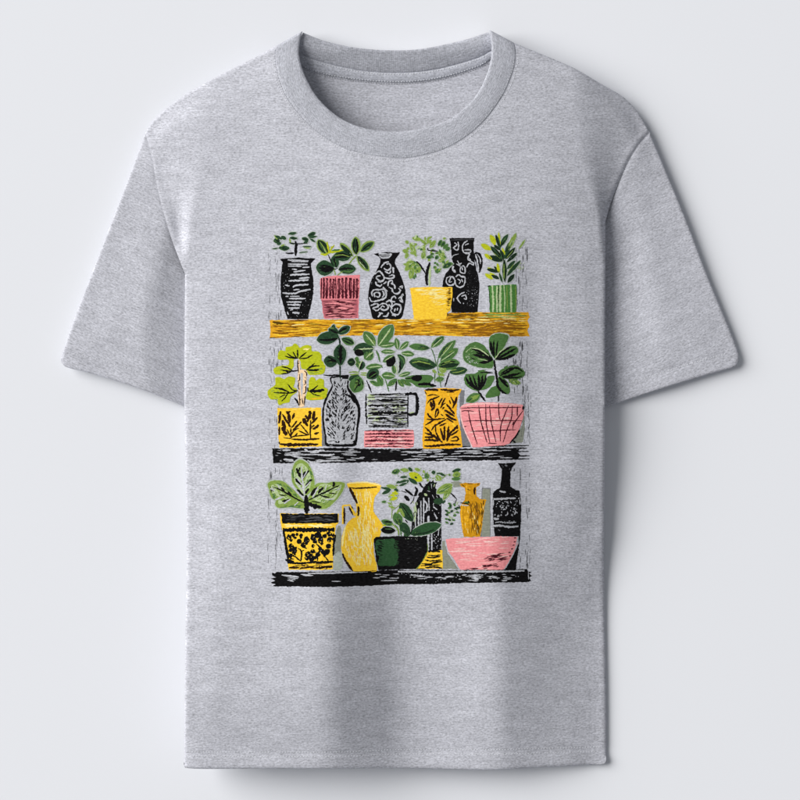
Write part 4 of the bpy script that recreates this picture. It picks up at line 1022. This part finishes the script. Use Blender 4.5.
a.lines('F', [[(402,398),(390,320),(378,230),(370,110),15],[(385,300),(320,220),9],[(390,350),(310,270),9],[(395,330),(460,260),9],[(385,230),(430,150),9],[(190,412),(110,442),14],[(265,432),(195,480),13],[(150,330),(138,290),12],[(105,352),(60,328),16],[(340,462),(300,500),10],[(482,420),(540,310),11],[(600,350),(622,300),10],[(600,440),(700,430),10],[(720,350),(760,320),9]], 10, 5)
a.dots('K', a.c([(50,300),(100,330),(90,370),(60,360)]), 8, 0.5, 4)
a.build(print_root)

a = item('printed_flower_pot', 1, 'yellow printed pot with black flowers and a wide black rim').at(265,510)
a.wf = 1.3; a.poly('Y', [(160,22),(300,28),(745,25),(738,122),(712,150),(706,230),(692,330),(686,576),(450,580),(248,579),(235,500),(215,350),(185,200),(165,120)], 0, False)
a.poly('K', [(168,26),(400,30),(735,26),(740,115),(600,130),(560,120),(400,126),(180,124),(175,80)], 1, False, rough=0.25)
a.hatch('KS', a.c([(190,45),(725,45),(725,110),(190,110)]), 0, 42, 2, 11, 0.35, 2, jit=8); a.hatch('YL', a.c([(180,135),(700,135),(700,160),(180,160)]), 0, 16, 4, 12, 0.8, 1)
a.lines('K', [[(188,188),(400,186),(702,184),32],[(196,190),(212,300),(235,420),(245,520),20],[(708,235),(695,330),(688,440),15],[(238,508),(350,515),(500,505),(688,500),18],[(250,560),(350,558),14],[(360,565),(480,550),12],[(520,560),(680,548),18],[(215,480),(300,500),16]], 18, 2, taper=0.25)
a.hatch('KB', a.c([(250,540),(680,535),(680,570),(250,572)]), 0, 32, 2, 9, 0.7, 3, jit=6); a.hatch('OB', a.c([(240,515),(680,510),(680,560),(250,562)]), 0, 18, 3, 9, 0.7, 1, jit=4)
for x, y, r in ((250,260,25),(290,240,20),(270,288,16),(310,265,14),(330,232,14),(370,240,17),(368,262,12),(350,300,24),(395,335,25),(425,285,27),(415,315,20),(270,350,24),(300,390,30),(270,385,20),(262,440,22),(300,430,20),(318,365,14),(340,310,12),(490,262,30),(540,238,28),(508,300,20),(560,295,26),(490,345,16),(570,265,18),(605,245,20),(650,228,24),(652,280,24),(685,240,16),(690,275,14),(592,400,26),(640,345,24),(630,400,28),(560,372,18),(440,425,28),(478,465,30),(490,400,22),(430,468,20),(535,430,22),(605,425,18),(465,435,18),(575,320,14),(510,460,16)):
    a.blob('K', x, y, r*1.18, 3)
a.lines('K', [[(340,365),(375,405),(368,500),13],[(300,440),(330,465),(362,492),12],[(520,320),(560,370),(538,430),(532,492),13],[(590,440),(620,465),(642,490),12],[(245,490),(275,470),(302,478),10],[(400,360),(430,370),10],[(365,410),(400,385),10]], 12, 3)
a.dots('Y', a.c([(230,230),(690,215),(680,470),(250,480)]), 70, 0.42, 5); a.dots('F', a.c([(230,230),(690,215),(680,470),(250,480)]), 14, 0.3, 5)
a.build(print_root)

a = item('printed_jug', 1, 'tall bright yellow printed jug with an angular handle').at(335,475)
a.poly('Y', [(125,80),(200,67),(300,66),(400,75),(462,103),(440,160),(402,212),(386,290),(392,370),(440,430),(480,500),(462,560),(450,600),(398,640),(386,700),(395,800),(420,945),(300,948),(190,948),(125,880),(82,780),(68,680),(76,600),(110,500),(170,430),(213,400),(215,300),(190,212),(150,142)], 0)
JR = a.c([(130,130),(420,120),(370,300),(385,400),(455,500),(380,650),(390,900),(200,900),(90,740),(90,600),(220,420),(225,280)])
a.hatch('YL', JR, 82, 140, 3, 11, 0.8, 1, jit=14); a.hatch('PE', JR, 80, 26, 2, 7, 0.6, 2, jit=18); a.hatch('G', JR, 85, 22, 3, 10, 0.55, 3, jit=12)
a.lines('YL', [[(195,590),(200,690),(250,715),(300,680),(305,590),(260,560)],[(230,620),(235,680)],[(275,600),(280,670)],[(110,500),(85,620),(80,700),16],[(130,78),(300,68),(455,98),12],[(200,740),(210,800),(300,820)],[(320,760),(325,860)]], 9, 3)
a.lines('KB', [[(140,118),(200,126),(330,122),(420,114),14],[(148,125),(180,185),(225,278),24],[(235,305),(238,350),(234,402),20],[(80,770),(110,840),(150,900),(182,945),20],[(410,945),(300,952),(190,950),6],[(195,200),(225,260),8]], 14, 4)
a.lines('Y', [[(84,480),(82,390),(82,300),14],[(80,298),(120,296),(160,294),14],[(152,296),(180,345),(215,402),14],[(160,300),(200,400),14]], 12, 2, taper=0.2)
a.lines('KB', [[(95,318),(97,400),(96,478),15],[(143,308),(160,350),(182,392),15],[(168,305),(180,330),9]], 12, 4)
a.build(print_root)

a = item('printed_vase', 0, 'black and white striped printed column on a yellow foot').at(400,510)
a.poly('K', [(424,486),(430,480),(437,490),(441,500),(441.2,549.5),(428,550),(414,548),(413,520),(416,500),(421,492)], 0, False, px=True)
for pts, w in (([(418.2,498),(418.4,515),(418.6,530)],1.5),([(420.8,500),(421,540)],1.1),([(423.6,497),(423.4,522)],1.3),([(428.2,515),(428,549.5)],2.3),([(431.6,530),(431.6,549.5)],1.4),([(424.5,500),(427,505),(425.5,512)],1.3),([(428.5,497),(429,510)],1.0),([(415.4,505),(415.2,530)],1.0),([(424,512),(428,509)],1.0),([(433,506),(437,509)],1.0),([(434,513),(437,518)],1.0),([(439,525),(438,535)],0.7)):
    a.line('F', pts, w, 2, 0.2, px=True)
a.dots('F', [(432,500),(441,500),(441,548),(433,548)], 30, 0.4, 3); a.dots('F', [(432,528),(441,528),(441,548),(433,548)], 16, 0.45, 3)
a.poly('Y', [(270,406),(345,398),(420,394),(425,500),(426,578),(300,580),(153,580),(215,500)], 2, False)
a.lines('K', [[(280,408),(340,400),(400,410),20],[(280,445),(350,448),(405,440),12],[(265,462),(330,468),(400,455),13],[(245,490),(300,500),(410,492),13],[(215,528),(300,535),(330,520),(420,505),15],[(205,548),(280,545),(400,540),10],[(250,568),(340,560),(420,574),16],[(160,578),(250,580),8]], 12, 4)
a.build(print_root)

a = item('printed_plant', 1, 'black printed flower head with twigs above the striped column').at(380,460)
a.poly('K', [(448,300),(462,270),(450,232),(485,248),(500,215),(530,198),(538,220),(568,215),(548,262),(552,300),(585,335),(600,380),(640,390),(655,408),(610,430),(560,430),(520,400),(500,350),(455,320)], 1, False)
a.lines('DG', [[(540,420),(590,400),(650,398),50],[(480,255),(490,300),12],[(500,240),(530,225),8]], 10, 2)
a.lines('F', [[(520,340),(540,380),5],[(470,300),(500,310),5],[(560,350),(575,370),5],[(510,230),(515,280),5]], 5, 3)
a.lines('PG', [[(545,232),(535,262),7],[(440,330),(470,350),16]], 8, 3)
a.lines('K', [[(213,300),(265,322),8],[(248,283),(290,318),(332,352),20],[(350,260),(368,305),(340,352),22],[(385,210),(410,250),(442,282),16],[(243,352),(268,375),(292,402),30],[(382,350),(410,330),(442,318),24],[(340,355),(330,400),(300,435),9],[(335,352),(370,345),9],[(380,440),(355,500),(325,545),16],[(380,370),(385,450),(372,490),14],[(330,545),(325,620),(318,690),13]], 12, 2, taper=0.7)
a.build(print_root)

a = item('printed_plant', 2, 'printed trailing plant with many small leaves in the green bowl').at(380,460)
a.hatch('LG', a.c([(70,250),(190,240),(200,340),(160,440),(120,470),(70,420)]), 30, 42, 1, 3, 0.7, 0, jit=60); a.hatch('PG', a.c([(330,400),(370,400),(370,600),(330,640)]), 85, 14, 2, 8, 0.8, 0, jit=12); a.hatch('PG', a.c([(670,420),(780,400),(790,520),(740,600),(690,640),(650,560)]), 30, 60, 1, 3.2, 0.7, 0, jit=60)
a.hatch('LG', a.c([(120,90),(420,70),(660,120),(660,190),(420,220),(180,200)]), 10, 46, 1, 3.4, 0.75, 0, jit=50); a.hatch('MG', a.c([(120,90),(420,70),(640,120),(620,190),(420,220),(180,250)]), 10, 22, 1, 3, 0.7, 1, jit=50)
a.leaves('MG', [(118,125,195,98,42),(450,135,482,175,46),(430,98,442,125,18,'LG'),(470,180,480,210,12,'LG'),(680,145,700,140,18),(710,185,800,180,30),(15,415,62,410,20),(140,290,185,302,24,'DG')], '')
a.leaves('LG', [(205,88,285,102,32),(288,125,420,200,70,'LM'),(345,82,402,102,26),(555,150,610,195,42),(720,150,800,130,50),(65,250,165,272,34),(105,462,145,472,18),(85,450,120,470,12),(80,420,120,440,12),(300,130,330,160,20)], '')
a.leaves('DG', [(285,72,322,108,26),(200,168,272,163,20),(280,175,372,232,34),(512,120,552,118,30),(590,128,652,152,18),(718,112,802,88,30),(20,335,110,292,26),(10,270,110,288,20),(120,112,170,125,14),(560,130,600,128,12),(735,165,800,160,14),(165,225,285,195,18),(190,250,270,225,18),(270,225,285,195,12),(165,228,190,205,14)], '')
a.leaves('LM', [(120,322,182,332,24),(100,392,172,368,30),(100,345,150,350,20),(150,300,160,330,20)], '')
a.lines('LG', [[(120,480),(118,575),7],[(118,480),(90,440),6],[(120,500),(200,440),6],[(100,350),(110,400),(120,470),6],[(470,110),(480,160),6],[(640,145),(690,140),5]], 6, 2)
a.line('PG', [(575,160),(590,185)], 6, 4); a.line('LM',[(330,150),(400,180)],14,4); a.line('DG',[(345,160),(370,175)],14,5)
a.leaf('LG',562,325,722,238,72,''); a.line('MG',[(580,318),(650,285),(705,250)],9,4); a.leaf('LG',628,392,712,258,44,'')
a.leaves('MG', [(205,645,152,520,80),(205,650,165,560,50,'DG')], '')
a.line('LG',[(165,530),(200,490),(240,560)],26,2)
a.leaf('DG',325,605,200,425,92,''); a.leaf('DG',295,730,200,620,76,''); a.leaf('BW',298,732,610,635,96,''); a.line('DD',[(310,735),(430,725),(540,690)],14,4)
a.line('K',[(325,600),(270,520),(215,440)],7,4); a.leaf('K',155,700,10,690,60,'',1); a.line('MG',[(50,680),(120,685)],8,4); a.leaf('MG',135,640,15,600,52,''); a.line('K',[(40,612),(120,610)],14,4); a.line('LM',[(20,640),(60,650)],14,4)
a.lines('MG', [[(202,640),(206,690),(212,758),14],[(150,640),(180,690),(190,750),12]], 12, 1); a.lines('LG', [[(120,630),(180,690),(185,740),12]], 12, 2); a.lines('K', [[(325,600),(318,690),(300,730),12],[(250,590),(275,620),10]], 12, 2)
a.leaf('DG',330,750,400,690,50,''); a.leaf('DG',240,760,300,700,50,'')
for x, y, r in ((690,430,30),(692,470,-20),(660,500,30),(712,505,-30),(663,540,20),(742,545,-20),(770,515,20),(660,582,10),(730,592,25),(665,617,30),(712,630,-20),(740,440,60),(775,470,10),(700,450,70),(690,590,20),(755,480,30),(680,520,-10)):
    b = math.radians(r); dx, dy = math.cos(b)*17, math.sin(b)*17
    a.leaf('DG' if random.random() < .6 else 'MG', x-dx, y-dy, x+dx, y+dy, 17, '', 3, False)
a.lines('K', [[(700,320),(730,350),(762,382),11],[(762,382),(740,440),6],[(780,440),(798,480),8]], 9, 3)
a.build(print_root)

a = item('printed_bowl', 3, 'very dark green printed bowl with a lighter green patch')
GBW = [(374,537.8),(376,536),(388,535.6),(400,535.4),(425.4,536),(427,541),(427.2,550),(424,557),(420,563),(416,568),(400,568.4),(378.4,569.2),(376.4,560),(374.8,548)]
a.poly('LG', [(425,540),(427.8,545),(426.6,553),(421,562.5),(416,568.6),(414,566),(420,556)], 0, px=True)
a.poly('K', GBW, 1, False, px=True)
a.at(335,510).poly('BW', [(410,300),(480,285),(598,282),(590,350),(612,400),(632,450),(625,490),(602,545),(520,548),(450,550),(430,520),(440,470),(415,400)], 2, rough=0.3)
a.hatch('K', a.c([(400,290),(500,300),(470,540),(430,540)]), 15, 34, 1.5, 6, 0.6, 3, jit=15); a.hatch('DG', a.c([(580,290),(650,320),(650,540),(590,540)]), 0, 26, 1.5, 5, 0.55, 3, jit=10)
a.hatch('BW', a.c([(590,290),(640,300),(640,540),(600,540)]), 5, 20, 1.5, 5, 0.6, 3, jit=10); a.hatch('KS', [(400,541),(424,541),(420,560),(402,564)], 0, 16, 1, 4, 0.25, 3, jit=10)
a.line('BW', [(720,282),(740,280)], 9, 3); a.dots('GO', [(405,537),(424,537),(424,539.5),(405,539.5)], 8, 0.35, 3)
a.build(print_root)

a = item('printed_vase', 1, 'narrow golden brown printed vase with small ears').at(455,455)
a.poly('GB', [(40,285),(70,275),(100,270),(180,275),(245,272),(238,298),(207,315),(206,400),(240,428),(306,440),(290,500),(277,600),(262,720),(245,808),(165,812),(85,810),(60,700),(48,600),(50,500),(90,440),(100,380),(95,325),(60,310)], 0, False)
GR = a.c([(60,480),(110,430),(240,440),(290,450),(260,700),(240,800),(90,800),(60,640)])
a.hatch('G', GR, 88, 46, 3, 10, 0.8, 1, jit=8); a.hatch('BR', a.c([(140,440),(290,450),(260,700),(240,800),(120,800)]), 86, 48, 3, 10, 0.75, 2, jit=8); a.hatch('OB', a.c([(150,440),(290,450),(260,700),(235,800),(150,800)]), 86, 44, 2, 8, 0.65, 3, jit=8); a.hatch('YL', GR, 85, 12, 2, 5, 0.5, 4)
a.lines('KB', [[(196,315),(188,350),(192,388),16],[(60,288),(90,308),8],[(110,335),(150,345),6],[(215,290),(235,278),8],[(120,280),(170,283),6],[(280,445),(275,490),9]], 8, 4); a.lines('G', [[(110,290),(115,380),12],[(70,480),(60,600),(80,740),13],[(140,320),(145,390),9]], 10, 3)
a.lines('MG', [[(90,465),(135,470),20]], 10, 5); a.lines('F', [[(60,492),(130,498),9],[(20,455),(55,460),12]], 9, 5); a.lines('K', [[(50,470),(110,480),(145,495),9],[(125,450),(140,480),10]], 9, 5)
a.build(print_root)

a = item('printed_bottle', 1, 'tall black printed bottle with a speckled white band').at(455,455)
a.poly('K', [(422,76),(500,80),(600,68),(590,90),(562,125),(547,162),(545,310),(600,344),(636,352),(650,420),(656,520),(650,700),(642,850),(620,1010),(602,1142),(500,1142),(430,830),(392,802),(380,700),(372,560),(372,380),(390,348),(440,320),(455,240),(460,140),(440,110)], 0, False)
a.lines('F', [[(378,432),(480,430),(600,425),15],[(625,430),(640,425),12],[(380,632),(432,630),18],[(395,668),(450,660),(500,670),(605,666),7],[(360,702),(450,698),(540,712),(628,706),17],[(438,352),(470,360),(500,366),13],[(378,440),(376,500),9],[(640,440),(645,490),9]], 10, 2, taper=0.2)
BR_ = a.c([(382,445),(545,445),(620,560),(600,600),(390,622)])
a.hatch('F', BR_, 45, 44, 0.9, 3.0, 0.8, 3, jit=80, taper=0.5); a.hatch('F', a.c([(500,445),(620,440),(630,610),(540,600)]), -50, 20, 0.7, 2.0, 0.6, 3, jit=60); a.hatch('F', a.c([(400,652),(600,652),(600,680),(400,680)]), 30, 24, 0.8, 2.4, 0.6, 3, jit=70)
a.dots('KS', a.c([(430,90),(560,90),(540,150),(465,150)]), 7, 0.4, 2); a.dots('F', a.c([(390,300),(640,350),(640,410),(385,400)]), 9, 0.3, 2); a.dots('GY', a.c([(420,740),(460,740),(460,750),(420,750)]), 3, 0.4, 2); a.line('GY', [(490,95),(515,105)], 14, 2)
a.build(print_root)

a = item('printed_bowl', 3, 'plain pink printed bowl shaded with maroon strokes')
PBW = [(445.4,538.6),(450,537.6),(480,536.2),(500,535.6),(517,536.2),(517,543),(514,550),(510,558),(505.4,566.6),(502,568.8),(480,568.6),(460,568.8),(455.5,562),(449,552),(446,545)]
a.poly('F', [(x+(x-481)*0.03, y-0.3) for x, y in PBW], 0, False, px=True); a.poly('PK', PBW, 1, False, px=True)
a.hatch('PL', PBW, -2, 46, 4, 15, 0.6, 2, jit=3); a.lines('F', [], 1)
a.line('PL', [(447,550.6),(460,550.4),(475,549.8)], 1.0, 3, px=True); a.line('PL', [(455,542.5),(470,541)], 1.0, 3, px=True); a.line('F', [(445.6,541),(447.5,550),(453,558),(459,568)], 0.9, 3, px=True)
a.hatch('MR', [(478,560),(490,553),(504,551),(511,553),(508,561),(500,563),(488,561)], -6, 34, 3, 9, 0.7, 3, jit=6); a.hatch('MR', [(477,565),(498,562),(500,565),(480,568.5)], -10, 14, 3, 9, 0.7, 3, jit=5)
a.hatch('MR', [(458,567),(480,567),(480,568.8),(458,568.8)], 0, 5, 3, 9, 0.6, 3)
for x, y in ((515,537),(514.6,541),(513.4,544.4),(512,548),(509.4,551.4),(510,555)): a.line('MR', [(x-1.6,y+.3),(x+.6,y)], 1.2, 4, px=True)
a.line('F', [(516.8,538),(514.6,549),(509,560),(504,568)], 0.9, 3, 0.2, px=True)
a.build(print_root)
